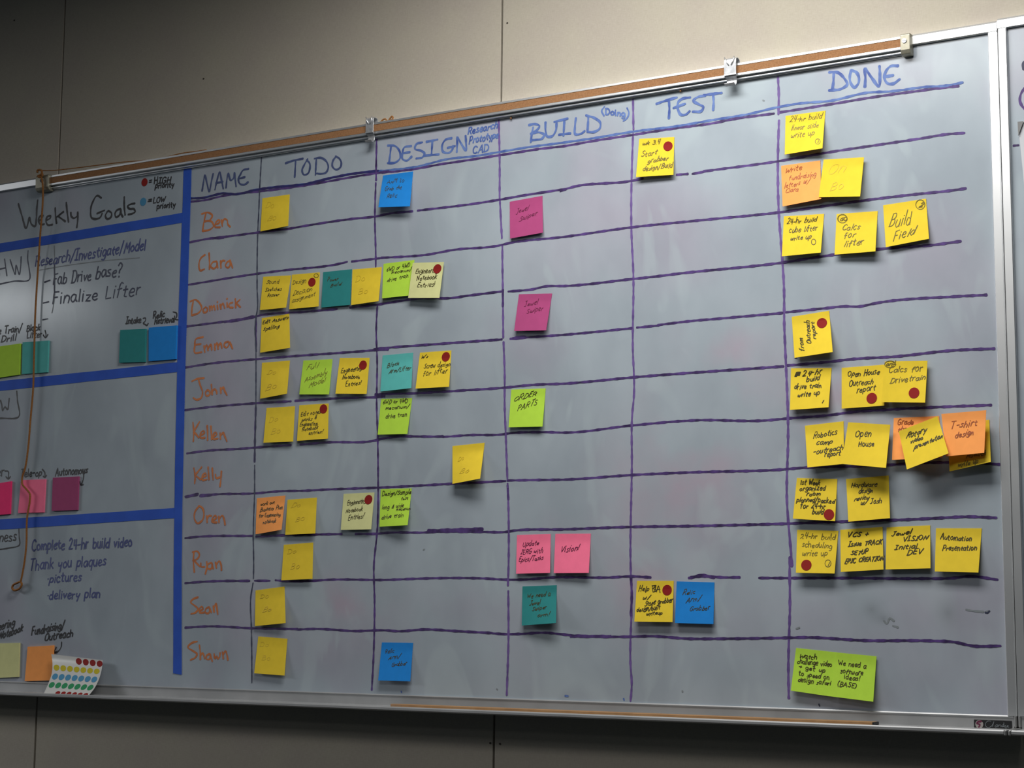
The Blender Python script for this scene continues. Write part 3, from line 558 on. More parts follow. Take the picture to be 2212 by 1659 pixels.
ink(GT, 'slate', .0034, 'A 485,1355 545,1335 | A 470,1582 530,1568 | B 465,205 520,195 | A 592,1160 592,1460', None, [('A', 'Fab Drive', 575, 1378, 985, 1338, 122), ('A', 'base?', 1035, 1315, 1315, 1290, 150), ('A', 'Finalize', 565, 1588, 1055, 1548, 130), ('A', 'Lifter', 1140, 1538, 1515, 1492, 140)])
ink('section_box', 'slate', .0034, 'A -20,1130 -5,1290 | A -10,1215 60,1200 | A 50,1105 75,1285 | A 110,1110 135,1190 165,1270 175,1170 185,1160 210,1270 225,1180 230,1080 | A 305,1015 300,1100 315,1200 320,1325 150,1345 0,1375 -60,1385', 'boxed letters HW')
ink('section_box', 'black', .0036, 'B 5,1080 20,1130 30,1195 55,1150 80,1180 95,1110 100,1060 | B 182,980 190,1080 205,1255 0,1275 -60,1280', 'boxed letter W')
ink('section_box', 'black', .0030, 'C 205,915 208,1000 212,1090 100,1125 0,1140 -60,1150', 'boxed word ending in ness', [('C', 'ness', -10, 1062, 172, 1045, 105)])
CP = 'legend_caption'
ink('legend_arrow', 'black', .0030, 'B 490,320 500,365 495,400 | B 470,370 495,402 520,365')
ink(CP, 'black', .0030, '', None, [('B', 'ive Train/', -70, 372, 232, 332, 78), ('B', 'Drill', 10, 447, 172, 430, 70), ('B', 'Block', 288, 333, 432, 318, 68), ('B', 'Lifter', 292, 407, 450, 392, 70)])
for a_ in ('B 1555,190 1580,185 1575,225 1555,240 1590,250 1595,265 | B 1575,255 1595,268 1610,245', 'B 1880,120 1915,130 1920,170 1905,200 1935,205'): ink('legend_arrow', 'black', .0030, a_)
ink(CP, 'black', .0030, '', None, [('B', 'Intake', 1366, 250, 1530, 240, 66), ('B', 'Relic', 1662, 192, 1785, 172, 68), ('B', 'Retrieval', 1678, 252, 1895, 228, 70)])
for a_ in ('C 55,290 85,290 90,370 | C 65,350 92,375 112,350', 'C 460,270 485,300 490,355 | C 470,345 490,360 505,335', 'C 900,270 910,320 905,380 885,435 | C 870,405 880,440 905,435'): ink('legend_arrow', 'black', .0030, a_)
ink(CP, 'black', .0030, '', None, [('C', 'er', -40, 352, 40, 345, 100), ('C', 'Tele-op', 222, 352, 450, 342, 76), ('C', 'Autonomous', 600, 345, 950, 312, 84)])
ink('legend_arrow', 'black', .0032, 'D 670,740 665,790 630,840 590,850 | D 610,800 590,855 625,850')
ink(CP, 'black', .0032, '', None, [('D', 'neering', -60, 628, 155, 560, 92), ('D', 'Notebook', -10, 712, 240, 622, 80), ('D', 'Fundraising/', 340, 668, 695, 592, 88), ('D', 'Outreach', 482, 727, 790, 680, 82)])
ink(GT, 'blue', .0034, '', 'blue to-do lines in the lowest section', [('C', 'Complete 24-hr build video', 345, 1152, 1430, 1108, 112), ('C', 'Thank you plaques', 320, 1366, 1145, 1312, 112), ('C', '·pictures', 510, 1502, 880, 1480, 96), ('D', '·delivery plan', 510, 275, 1082, 252, 96)])
# stray specks and smudges left by the eraser
ink('stray_mark', 'grey', .0030, 'L 552,238 560,232 | L 1200,1468 1206,1472 | N 590,768 600,772 | U 1815,1255 1818,1262 | S 140,1190 170,1178', split=True)
ink('stray_mark', 'head', .0040, 'L 1808,1528 1815,1538 1830,1530 | L 355,1490 358,1496 | U 1232,1335 1236,1345', split=True)
ink('stray_mark', 'grey', .0032, 'S 1010,1110 1040,1140 1070,1085 1110,1110 | S 1100,1160 1150,1175 | S 1830,1000 1900,1012 2000,1020 | S 2020,1022 2055,1015', split=True)
ink('stray_mark', 'slate', .0024, 'T 370,670 376,686 | S 2020,1028 2040,1032 2062,1012 | Q 318,628 340,632', split=True)

# ------------------------------------------------------------------ neighbouring whiteboard on the right
wb2 = tag(empty('whiteboard', (2.2, 0, .9)), 'second whiteboard cut off at the right edge, with a purple circle', 'whiteboard')
X2 = 1.7705; X2E = 2.95
MB().box(X2-.004, X2E, 0, WY, ZB-.005, 2.0175).build('writing_surface', M['board'], wb2)
MB().extrude_x(frame_profile(2.0142, 2.0332), 1.7556, X2E).build('frame_rail', M['alu'], wb2)
MB().extrude_z([(1.7556, 0), (1.7556, -FR*.6), (1.7570, -FR), (X2-.0012, -FR), (X2, -FR*.8), (X2, WY), (1.7556, WY)], ZB+.0004, 2.0142).build('frame_stile', M['alu'], wb2)
lathe_strip(tray_profile(), 1.7612, X2E).build('marker_tray', M['tray'], wb2)
capm = MB().box(1.7559, 1.7610, -.0615, WY, ZF-.0075, ZF+.0020); capm.box(1.7559, 1.7610, -.0062, WY, ZF+.002, ZB+.0015)
capm.build('tray_end_cap', M['alu_dark'], wb2, bevel=.002)
k = Ink(flat(0), .0044); k.draw('Z 580,480 545,520 510,590 505,655 535,720 580,760 640,760 680,640 640,500 580,480 | Z 430,1188 485,1183'); k.build('marker_drawing', 'purple', wb2)
k = Ink(flat(0), .0060); k.draw('Z 560,190 548,225 555,270'); k.build('marker_drawing', 'slate', wb2)

# ------------------------------------------------------------------ sheets of paper with a lifted lower edge
class Sheet:
    """paper through four pixel corners TL TR BR BL; the gummed top lies at height base, the lower corners stand off by lifts"""
    def __init__(s, q, base, ll, lr, curl=1.1, hold=.2):
        s.q = q; s.base = base; s.ll = ll; s.lr = lr; s.curl = curl; s.hold = hold
    def pix(s, a, b):
        (x0, y0), (x1, y1), (x2, y2), (x3, y3) = s.q
        return ((1-b)*((1-a)*x0+a*x1)+b*((1-a)*x3+a*x2), (1-b)*((1-a)*y0+a*y1)+b*((1-a)*y3+a*y2))
    def h(s, a, b):
        t = max(0, (b-s.hold)/(1-s.hold)); l = s.ll*(1-a)+s.lr*a
        return s.base + l*t**s.curl
    def pt(s, a, b): return at(*s.pix(a, b), -s.h(a, b))
    def inv(s, u, v):
        a = b = .5
        for _ in range(6):
            x, y = s.pix(a, b); e = 1e-4
            xa, ya = s.pix(a+e, b); xb, yb = s.pix(a, b+e)
            ja, jc, jb, jd = (xa-x)/e, (ya-y)/e, (xb-x)/e, (yb-y)/e; det = ja*jd-jb*jc
            dx, dy = u-x, v-y; a += (jd*dx-jb*dy)/det; b += (-jc*dx+ja*dy)/det
        return a, b
    def frame(s, a, b):
        e = .02; du = (s.pt(a+e, b)-s.pt(a-e, b)).normalized(); dv = (s.pt(a, b+e)-s.pt(a, b-e)).normalized()
        n = du.cross(dv).normalized()
        if n.y > 0: n = -n
        return s.pt(a, b), du, dv, n
    def surf(s, u, v):
        a, b = s.inv(u, v); p, du, dv, n = s.frame(a, b); return p + n*.00028, n
    def mesh(s, name, m, parent=None, th=.00028, N=12, thick_to=None):
        vs = []; fs = []
        for layer in (0, 1):
            for j in range(N+1):
                for i in range(N+1):
                    p, du, dv, n = s.frame(i/N, j/N)
                    if layer: p = Vector((p.x, -.0001, p.z)) if thick_to else p - n*th + n*th*0
                    else: p = p + n*(0 if thick_to else th)
                    vs.append(p)
        o = (N+1)**2
        for j in range(N):
            for i in range(N):
                a = j*(N+1)+i; fs.append((a, a+1, a+N+2, a+N+1)); fs.append((o+a+N+1, o+a+N+2, o+a+1, o+a))
        rim = [i for i in range(N+1)] + [j*(N+1)+N for j in range(1, N+1)] + [N*(N+1)+i for i in range(N-1, -1, -1)] + [j*(N+1) for j in range(N-1, 0, -1)]
        n0 = len(vs); k = len(rim)          # the cut edge has vertices of its own, so it stays crisp
        vs += [vs[i].copy() for i in rim] + [vs[o+i].copy() for i in rim]
        nf = len(fs)
        for i in range(k):
            j = (i+1) % k; fs.append((n0+j, n0+i, n0+k+i, n0+k+j))
        ob = link(name, vs, fs, m, parent, smooth=not thick_to)
        for p in ob.data.polygons[nf:]: p.use_smooth = False
        return ob

GRP = 'sticky notes on the task grid'
def note(col, crop, q, label, lines=(), dots=(), lift=(.006, .008), base=.0006, inkc='pen', w=.0017, circles=(), extra=None, curl=1.1):
    q = [px(crop, x, y) for x, y in q]
    sh = Sheet(q, base, lift[0], lift[1], curl)
    o = tag(sh.mesh('sticky_note', M['p_'+col]), label, 'sticky note', GRP)
    if lines or circles or extra:
        k = Ink(sh.surf, w*.88)
        for ln in lines:
            k.ctext(crop, *ln[:5], ln[5]*.84, slant=.26, mess=1.6)
        for cx, cy, rx, ry in circles:
            pts = [px(crop, cx+rx*math.cos(t*.45), cy+ry*math.sin(t*.45)) for t in range(15)]
            k.stroke(pts, w*.8)
        if extra: k.draw(extra, step=1.5)
        hw = k.build('handwriting', inkc, o)
    for cx, cy in dots:
        a, b = sh.inv(*px(crop, cx, cy)); e = .03          # the dot follows the bend of its note
        ra = .0093*2*e/(sh.pt(a+e, b)-sh.pt(a-e, b)).length; rb = .0093*2*e/(sh.pt(a, b+e)-sh.pt(a, b-e)).length
        vs = []; fs = []; n_ = 32; R = 6
        for ring in range(R+1):
            for k_ in range(n_):
                t = 2*math.pi*k_/n_; f = max(ring/R, .001)
                p, du, dv, nn = sh.frame(a+ra*f*math.cos(t), b+rb*f*math.sin(t)); vs.append(p + nn*.0008)
        for ring in range(R):
            for k_ in range(n_):
                k2 = (k_+1) % n_; fs.append((ring*n_+k_, ring*n_+k2, ring*n_+n_+k2, ring*n_+n_+k_))
        fs.append(tuple(range(n_)))
        m0 = len(vs); vs += [v + Vector((0, .0005, 0)) for v in vs[R*n_:(R+1)*n_]]
        for k_ in range(n_): k2 = (k_+1) % n_; fs.append((R*n_+k_, R*n_+k2, m0+k2, m0+k_))
        link('dot_sticker', vs, fs, M['d_red'], o)
    return o

Y = 'yellow'
def blank(crop, q, label, t1, t2=None, lift=(.006, .008), base=.0006, big=1):
    ls = [('Do', *t1)] + ([('Bo', *t2)] if t2 else [])
    return note(Y, crop, q, label, ls, lift=lift, base=base, inkc='faint', w=.0013)
# --- TODO column
blank('E', [(840, 645), (1135, 603), (1118, 945), (818, 1005)], 'plain yellow sticky note in TODO column, topmost, in the first name row', (872, 755, 960, 745, 70), (890, 890, 985, 880, 70), (.004, .012))
note(Y, 'F', [(848, 190), (1150, 175), (1095, 525), (812, 553)], 'leftmost yellow sticky note in the TODO row of four, three short dark lines', [('Sound', 880, 268, 1018, 262, 52), ('Sketches', 870, 350, 1045, 340, 52), ('Answer', 892, 412, 1018, 398, 50)], w=.0014, lift=(.006, .012))
note(Y, 'F', [(1160, 168), (1462, 142), (1450, 512), (1130, 543)], 'yellow sticky note reading Design Decision, red dot, left of the dark teal one', [('Design', 1168, 272, 1310, 252, 64), ('Decision', 1170, 395, 1375, 348, 70), ('assignment', 1158, 472, 1405, 400, 62)], [(1378, 250)], inkc='mid', w=.0014, circles=[(1425, 178, 24, 22)])
note('teal', 'F', [(1500, 140), (1812, 108), (1792, 495), (1478, 525)], 'dark teal sticky note between yellow ones in the TODO column', [('Power', 1545, 240, 1660, 232, 46), ('Build', 1578, 302, 1690, 284, 46)], w=.0012, lift=(.004, .005))
blank('F', [(1818, 112), (2135, 85), (2100, 455), (1803, 498)], 'plain yellow sticky note between the dark teal and a lime note', (1850, 245, 1950, 230, 66), (1880, 385, 1980, 365, 66), (.006, .012))
note(Y, 'F', [(833, 640), (1130, 592), (1138, 962), (815, 1015)], 'yellow sticky note reading spelling, in TODO column, fourth name row', [('Edit Answers', 840, 708, 1118, 650, 50), ('spelling', 850, 778, 1020, 748, 60)], lift=(.004, .012))
blank('F', [(835, 1125), (1137, 1100), (1105, 1460), (815, 1515)], 'plain yellow sticky note left of the lime Full Assembly Model note', (890, 1250, 980, 1240, 60), (870, 1425, 990, 1400, 70), (.005, .013))
note('green', 'F', [(1285, 1100), (1600, 1085), (1562, 1468), (1240, 1468)], 'lime green sticky note reading Full Assembly Model in TODO column', [('Full', 1315, 1205, 1435, 1180, 66), ('Assembly', 1298, 1335, 1535, 1250, 72), ('Model', 1342, 1397, 1520, 1335, 64)], w=.0013, inkc='mid')
note(Y, 'F', [(1680, 1072), (2003, 1070), (1970, 1462), (1632, 1460)], 'yellow sticky note reading Engineering Notebook Entries, red dot, TODO column', [('Engineering', 1692, 1238, 1915, 1205, 64), ('Notebook', 1705, 1308, 1895, 1295, 54), ('Entries!', 1740, 1385, 1908, 1362, 60)], [(1933, 1150)], lift=(.012, .007))
blank('G', [(885, 208), (1192, 188), (1172, 572), (850, 585)], 'plain yellow sticky note left of a small-print note in sixth name row', (910, 365, 1000, 350, 72), (930, 490, 1030, 480, 66))
note(Y, 'G', [(1240, 178), (1558, 158), (1550, 540), (1215, 565)], 'yellow sticky note with five small lines and red dot, sixth name row', [('Edit notes', 1255, 302, 1470, 268, 56), ('works &', 1265, 355, 1425, 330, 54), ('Engineering', 1245, 412, 1430, 392, 56), ('Notebook', 1270, 462, 1440, 435, 52), ('entries!', 1342, 502, 1490, 482, 50)], [(1503, 218)], w=.0015)
note('orange', 'G', [(780, 1188), (1088, 1158), (1045, 1530), (765, 1580)], 'orange sticky note with four tiny dark lines in the TODO column', [('work out', 818, 1272, 970, 1252, 46), ('Business Plan', 812, 1336, 1058, 1302, 54), ('for Engineering', 802, 1398, 1032, 1380, 52), ('notebook', 845, 1468, 985, 1450, 52)], w=.0015, lift=(.004, .013))
blank('G', [(1112, 1205), (1430, 1180), (1412, 1570), (1087, 1585)], 'plain yellow sticky note just right of the orange note in TODO column', (1150, 1290, 1250, 1280, 60), (1195, 1440, 1290, 1430, 60))
note('pale', 'G', [(1722, 1140), (2055, 1125), (2020, 1525), (1690, 1532)], 'pale cream sticky note with red dot, right end of TODO column', [('Engineering', 1758, 1270, 1960, 1235, 66), ('Notebook', 1745, 1352, 1925, 1322, 60), ('Entries!', 1768, 1428, 1935, 1402, 64)], [(1992, 1203)], w=.0014)
blank('H', [(1072, 135), (1390, 110), (1382, 505), (1045, 520)], 'plain yellow sticky note alone in TODO column, ninth name row', (1110, 235, 1200, 225, 60), (1145, 405, 1235, 395, 66))
blank('H', [(765, 630), (1078, 588), (1090, 985), (758, 1018)], 'plain yellow sticky note with a slanting crease, tenth name row', (815, 720, 905, 708, 60), (840, 865, 930, 852, 60), (.005, .012))
blank('H', [(795, 1130), (1110, 1155), (1078, 1555), (750, 1530)], 'lowest plain yellow sticky note of the TODO column', (810, 1235, 900, 1240, 60), (830, 1385, 920, 1388, 60))
# --- DESIGN column
note('blue', 'I', [(240, 800), (565, 755), (530, 1135), (188, 1145)], 'bright blue sticky note at the top of the DESIGN column', [('ARM to', 282, 892, 465, 870, 56), ('Grab the', 255, 972, 440, 948, 56), ('Relic', 278, 1050, 388, 1035, 56)], w=.0013, lift=(.016, .02))
note('green', 'J', [(245, 100), (580, 58), (515, 445), (228, 475)], 'lime green sticky note partly under a cream note, DESIGN column', [('6WD or 4WD', 275, 188, 528, 132, 52), ('mecanum/', 328, 212, 548, 178, 50), ('drive train', 280, 300, 512, 252, 56)], w=.0014)
note('pale', 'J', [(562, 90), (900, 80), (850, 470), (512, 470)], 'pale cream sticky note reading Engineering Notebook Entries overlapping a lime note', [('Engineering', 590, 208, 830, 195, 66), ('Notebook', 605, 280, 818, 262, 60), ('Entries!', 608, 358, 800, 345, 62)], [(830, 155)], base=.006, lift=(.006, .010))
note('cyan', 'J', [(235, 1095), (565, 1065), (545, 1450), (210, 1487)], 'light turquoise sticky note reading Block Arm/Lifter in DESIGN column', [('Block', 280, 1228, 410, 1200, 58), ('Arm/Lifter', 302, 1292, 540, 1250, 60)], w=.0014, lift=(.008, .012))
note(Y, 'J', [(640, 1065), (980, 1040), (955, 1435), (592, 1455)], 'yellow sticky note reading Screw design for lifter, right of turquoise note', [("W's", 650, 1132, 725, 1120, 44), ('Screw design', 682, 1240, 965, 1205, 66), ('for lifter', 672, 1325, 932, 1282, 70)], [(922, 1110)], w=.0015, lift=(.010, .012))
note('green', 'K', [(218, 160), (555, 150), (502, 540), (180, 548)], 'lime green sticky note directly below the turquoise one', [('6WD or 4WD', 238, 215, 505, 200, 54), ('mecanum/', 262, 276, 518, 258, 50), ('drive train', 268, 375, 498, 348, 58)], w=.0014)
blank('K', [(993, 672), (1342, 635), (1292, 1025), (993, 1082)], 'plain yellow sticky note alone at the right of DESIGN column, curling away', (1052, 832, 1115, 822, 54), (1070, 970, 1165, 955, 64), (.012, .026))
note('green', 'K', [(215, 1140), (550, 1130), (505, 1530), (200, 1548)], 'lime green sticky note reading drive train with a curled lower right corner', [('Design/Sample', 230, 1212, 540, 1192, 60), ('test', 432, 1262, 508, 1250, 46), ('long & wide', 228, 1358, 462, 1335, 60), ('mecanum', 382, 1377, 538, 1362, 40), ('drive train', 222, 1468, 460, 1440, 60)], w=.0014, lift=(.007, .018))
note('blue', 'L', [(185, 1055), (460, 1060), (435, 1400), (152, 1392)], 'bright blue sticky note at the bottom of the DESIGN column', [('Relic', 215, 1152, 290, 1146, 44), ('Arm/', 240, 1210, 345, 1192, 44), ('Grabber', 270, 1268, 402, 1256, 46)], w=.0013, lift=(.009, .009))
# --- BUILD column
note('magenta', 'I', [(1615, 1085), (1970, 1020), (1975, 1420), (1618, 1485)], 'upper magenta sticky note in BUILD column', [('Jewel', 1682, 1222, 1810, 1180, 66), ('Swiper', 1715, 1298, 1905, 1232, 66)], w=.0012, inkc='wine', lift=(.005, .006))
note('magenta', 'J', [(1715, 430), (2075, 422), (2010, 822), (1663, 830)], 'lower magenta sticky note in BUILD column, leaning to the right', [('Jewel', 1772, 565, 1915, 540, 66), ('Swiper', 1797, 638, 1972, 605, 62)], w=.0012, inkc='wine', lift=(.006, .010))
note('green', 'K', [(1632, 58), (2005, 45), (1970, 460), (1602, 468)], 'lime green sticky note reading ORDER PARTS', [('ORDER', 1655, 185, 1900, 120, 64), ('PARTS', 1697, 290, 1905, 222, 70)], w=.0015, lift=(.006, .009))
note('pink', 'L', [(1380, 105), (1678, 97), (1672, 440), (1372, 448)], 'pink sticky note with three lines of writing, left of the other pink one', [('Update', 1430, 208, 1570, 195, 52), ('IERG with', 1412, 276, 1605, 262, 52), ('Epics/Tasks', 1395, 342, 1612, 325, 52)], w=.0014, inkc='wine')
note('pink', 'L', [(1720, 95), (2033, 93), (2015, 440), (1705, 442)], 'pink sticky note reading Vision!', [('Vision!', 1762, 262, 1925, 235, 68)], w=.0016, inkc='wine', lift=(.007, .010))
note('teal', 'U', [(225, 215), (565, 203), (558, 580), (218, 605)], 'dark teal sticky note in BUILD column, lower right corner curling', [('We need a', 270, 332, 500, 310, 56), ('Jewel', 292, 408, 400, 392, 52), ('Swiper', 320, 462, 460, 440, 52), ('arm!', 372, 522, 490, 510, 50)], w=.0013, lift=(.008, .018))
# --- TEST column
note(Y, 'M', [(1413, 905), (1793, 885), (1783, 1295), (1378, 1320)], 'yellow sticky note reading Start grabber design/Build, top of TEST column', [('wk 3.4', 1445, 978, 1635, 955, 56), ('Start', 1432, 1102, 1600, 1075, 66), ('grabber', 1500, 1172, 1722, 1135, 62), ('design/Build', 1450, 1255, 1768, 1215, 62)], [(1725, 985)], inkc='mid', lift=(.010, .008))
note(Y, 'U', [(1365, 160), (1730, 160), (1718, 570), (1338, 565)], 'yellow sticky note reading Help, red dot, left of a blue note in TEST column', [('Help', 1380, 265, 1480, 262, 66), ('w/', 1420, 352, 1490, 340, 50), ('Stone grabber', 1440, 408, 1718, 372, 64), ('design/built', 1360, 468, 1590, 445, 60), ('writeup', 1455, 508, 1615, 492, 46)], [(1665, 252)], w=.0016, lift=(.010, .010), extra='U 1515,205 1525,270 | U 1515,210 1555,205 1530,235 1565,255 1530,270 | U 1560,270 1580,210 1595,275 | U 1565,245 1595,245 | U 1520,240 1550,215 1540,265')
note('blue', 'U', [(1760, 165), (2135, 175), (2125, 590), (1742, 580)], 'bright blue sticky note in TEST column', [('Relic', 1818, 300, 1940, 288, 58), ('Arm/', 1850, 382, 1995, 355, 58), ('Grabber', 1885, 462, 2085, 448, 58)], w=.0013, lift=(.008, .008))
# --- DONE column
note(Y, 'O', [(205, 168), (680, 105), (645, 555), (195, 630)], 'yellow sticky note at top of DONE column reading linear slide', [('24-hr build', 252, 248, 632, 205, 82), ('linear slide', 270, 338, 592, 308, 74), ('write up', 265, 432, 540, 400, 76), ('1', 586, 492, 594, 488, 36)], inkc='mid', w=.0013, circles=[(590, 475, 30, 32)], lift=(.008, .016))
note('orange', 'O', [(152, 765), (620, 700), (630, 1160), (170, 1250)], 'orange sticky note with four pencil lines in DONE column, left of plain yellow', [('Write', 195, 852, 395, 815, 82), ('fundraising', 245, 942, 565, 892, 76), ('letters w/', 188, 1032, 485, 975, 76), ('Clara', 200, 1092, 350, 1068, 66)], inkc='rust', w=.0013, lift=(.007, .012))
note(Y, 'O', [(660, 690), (1142, 662), (1095, 1130), (600, 1140)], 'plain yellow sticky note in DONE column overlapping the orange one', [('On', 695, 880, 900, 850, 140), ('Bo', 730, 1060, 885, 1045, 115)], inkc='faint', w=.0012, base=.007, lift=(.006, .012))
note(Y, 'P', [(185, 262), (665, 232), (625, 695), (160, 740)], 'yellow sticky note in DONE column reading cube lifter write up', [('24-hr build', 220, 358, 570, 330, 78), ('cube lifter', 245, 460, 580, 428, 72), ('write up', 258, 552, 505, 528, 70)], w=.0014, circles=[(540, 568, 26, 34)], lift=(.010, .014))
note(Y, 'P', [(815, 235), (1305, 198), (1278, 680), (790, 720)], 'yellow sticky note reading Calcs for lifter, middle of three', [('Calcs', 878, 432, 1085, 412, 90), ('for', 900, 525, 1030, 502, 82), ('lifter', 900, 628, 1130, 590, 92), ('GO', 850, 318, 935, 312, 48)], w=.0016, inkc='mid', circles=[(885, 290, 58, 50), (885, 290, 54, 52)], lift=(.009, .014))
note(Y, 'P', [(1370, 130), (1882, 50), (1918, 530), (1402, 630)], 'yellow sticky note reading Build Field with a circled 2', [('Build', 1435, 400, 1690, 352, 190), ('Field', 1485, 552, 1735, 480, 130), ('2', 1795, 158, 1838, 150, 66)], w=.0016, inkc='mid', circles=[(1815, 122, 55, 58)], lift=(.008, .008))
note(Y, 'Q', [(278, 135), (725, 62), (768, 555), (312, 625)], 'yellow sticky note with writing turned sideways and a red dot', [('from', 425, 545, 408, 392, 62), ('Outreach', 512, 455, 490, 185, 72), ('report', 572, 400, 545, 200, 60)], [(640, 210)], w=.0016, lift=(.010, .018))
note(Y, 'Q', [(270, 750), (755, 745), (718, 1215), (258, 1248)], 'yellow sticky note reading 24-hr build drive train with a scribbled block', [('##', 308, 855, 370, 850, 72), ('24-hr', 408, 850, 630, 815, 80), ('build', 452, 912, 605, 892, 66), ('drive train', 305, 1002, 630, 978, 76), ('write up', 345, 1092, 605, 1068, 70), ('1', 636, 1165, 650, 1160, 40)], w=.0017, lift=(.010, .012))
note(Y, 'Q', [(875, 745), (1395, 705), (1385, 1195), (875, 1232)], 'yellow sticky note reading Open House Outreach report with red dot', [('Open House', 945, 852, 1320, 825, 88), ('Outreach', 960, 968, 1245, 938, 84), ('report', 1052, 1042, 1270, 1008, 84)], [(1235, 1108)], w=.0018)
note(Y, 'Q', [(1390, 668), (1900, 660), (1872, 1160), (1350, 1155)], 'yellow sticky note reading Calcs for Drivetrain with red dot', [('Calcs for', 1432, 808, 1832, 778, 98), ('Drivetrain', 1452, 935, 1868, 882, 92), ('and', 1405, 720, 1510, 708, 54)], [(1740, 1045)], w=.0017, inkc='mid', circles=[(1455, 702, 66, 40)], base=.0075, lift=(.005, .012))
note(Y, 'R', [(225, 275), (610, 230), (615, 655), (250, 690)], 'yellow sticky note reading Robotics camp outreach report', [('Robotics', 308, 398, 540, 366, 76), ('camp', 335, 468, 495, 452, 64), ('-outreach', 305, 562, 598, 518, 64), ('report', 420, 588, 575, 570, 60)], w=.0018, lift=(.016, .012))
note(Y, 'R', [(655, 240), (1075, 265), (1032, 695), (590, 655)], 'yellow sticky note reading Open House with nothing below', [('Open', 722, 390, 880, 382, 80), ('House', 757, 482, 910, 478, 66)], w=.0018, base=.012, lift=(.010, .020))
note('orange', 'R', [(1110, 198), (1560, 178), (1595, 590), (1092, 615)], 'orange sticky note mostly hidden under a tilted yellow note', [('Grade', 1145, 270, 1300, 258, 66), ('the', 1145, 335, 1235, 328, 56)], w=.0016, inkc='rust', lift=(.012, .012))
note(Y, 'R', [(2010-370, 260), (2060, 215), (2075, 635), (1665, 730)], 'yellow sticky note peeking out from behind the upper right orange note', [('research', 1830, 605, 2025, 565, 60), ('write up', 1748, 692, 1945, 648, 66)], w=.0016, inkc='mid', lift=(.014, .022))
note('orange', 'R', [(1583, 158), (2030, 120), (2010, 545), (1630, 580)], 'orange sticky note reading T-shirt design', [('T-shirt', 1668, 305, 1935, 275, 80), ('design', 1718, 398, 1898, 366, 72)], w=.0016, inkc='rust', base=.018, lift=(.012, .012))
note(Y, 'R', [(1160, 330), (1545, 180), (1655, 550), (1240, 710)], 'tilted yellow sticky note reading Rotary video presentation', [('Rotary', 1232, 402, 1425, 345, 74), ('video', 1272, 458, 1395, 412, 56), ('presentation', 1312, 508, 1590, 398, 60)], w=.0017, base=.020, lift=(.016, .018))
note(Y, 'R', [(145, 795), (547, 805), (525, 1225), (105, 1200)], 'yellow sticky note crowded with six lines and a red dot, DONE column', [('1st Week', 178, 860, 370, 862, 62), ('organized', 170, 922, 425, 918, 66), ('room', 237, 972, 375, 968, 52), ('planned/packed', 140, 1030, 515, 1045, 62), ('for 24-hr', 178, 1092, 425, 1102, 66), ('build', 295, 1155, 405, 1155, 62)], [(465, 1160)], w=.0017, lift=(.010, .010))
note(Y, 'R', [(635, 805), (1058, 770), (1072, 1195), (657, 1230)], 'yellow sticky note reading Hardware design review', [('Hardware', 685, 892, 940, 880, 66), ('design', 758, 952, 895, 935, 60), ('review', 712, 1028, 865, 1004, 56), ('w/ Josh', 780, 1065, 985, 1042, 62)], w=.0017, lift=(.012, .010))
note(Y, 'S', [(148, 205), (558, 215), (520, 640), (135, 632)], 'yellow sticky note reading scheduling write up, red dot at lower left', [('24-hr build', 180, 292, 525, 305, 72), ('scheduling', 195, 378, 490, 392, 66), ('write up', 197, 462, 445, 462, 66), ('1', 450, 565, 460, 562, 50)], [(240, 557)], w=.0015, inkc='mid', circles=[(455, 540, 30, 36)], lift=(.013, .013))
note(Y, 'S', [(578, 205), (998, 175), (1008, 600), (582, 625)], 'yellow sticky note reading VCS and Issue TRACK SETUP in bold capitals', [('VCS +', 645, 278, 850, 265, 56), ('Issue TRACK', 655, 372, 985, 345, 58), ('SETUP', 680, 457, 850, 442, 50), ('EPIC CREATION', 620, 542, 1003, 505, 52)], w=.0021, lift=(.012, .010))
note(Y, 'S', [(1038, 180), (1472, 160), (1475, 588), (1028, 600)], 'yellow sticky note reading Jewel VISION Initial DEV', [('Jewel', 1085, 268, 1275, 250, 60), ('VISION', 1200, 322, 1440, 300, 52), ('Initial', 1118, 405, 1335, 388, 58), ('DEV', 1240, 458, 1388, 440, 56)], w=.0020, lift=(.010, .012))
note(Y, 'S', [(1530, 190), (1985, 190), (1952, 630), (1518, 620)], 'yellow sticky note reading Automation Presentation, right end of row of four', [('Automation', 1572, 302, 1880, 312, 70), ('Presentation', 1592, 408, 1930, 412, 66)], w=.0017, lift=(.011, .012))
note('green', 'T', [(165, 165), (535, 205), (470, 600), (118, 548)], 'left of two joined lime green sticky notes at the bottom of DONE column', [('Watch', 192, 252, 350, 272, 54), ('challenge video', 175, 302, 485, 335, 54), ('> get up', 188, 352, 425, 386, 52), ('to speed on', 188, 412, 460, 450, 54), ('design safari', 180, 468, 475, 502, 54)], w=.0015, lift=(.009, .009))
note('green', 'T', [(530, 205), (888, 240), (858, 648), (462, 598)], 'right of two joined lime green sticky notes, reading software ideas', [('We need a', 545, 318, 790, 346, 56), ('software', 560, 388, 765, 412, 54), ('ideas!', 595, 442, 735, 462, 52), ('(BASE)', 535, 508, 705, 522, 52)], w=.0015, base=.003, lift=(.010, .012))

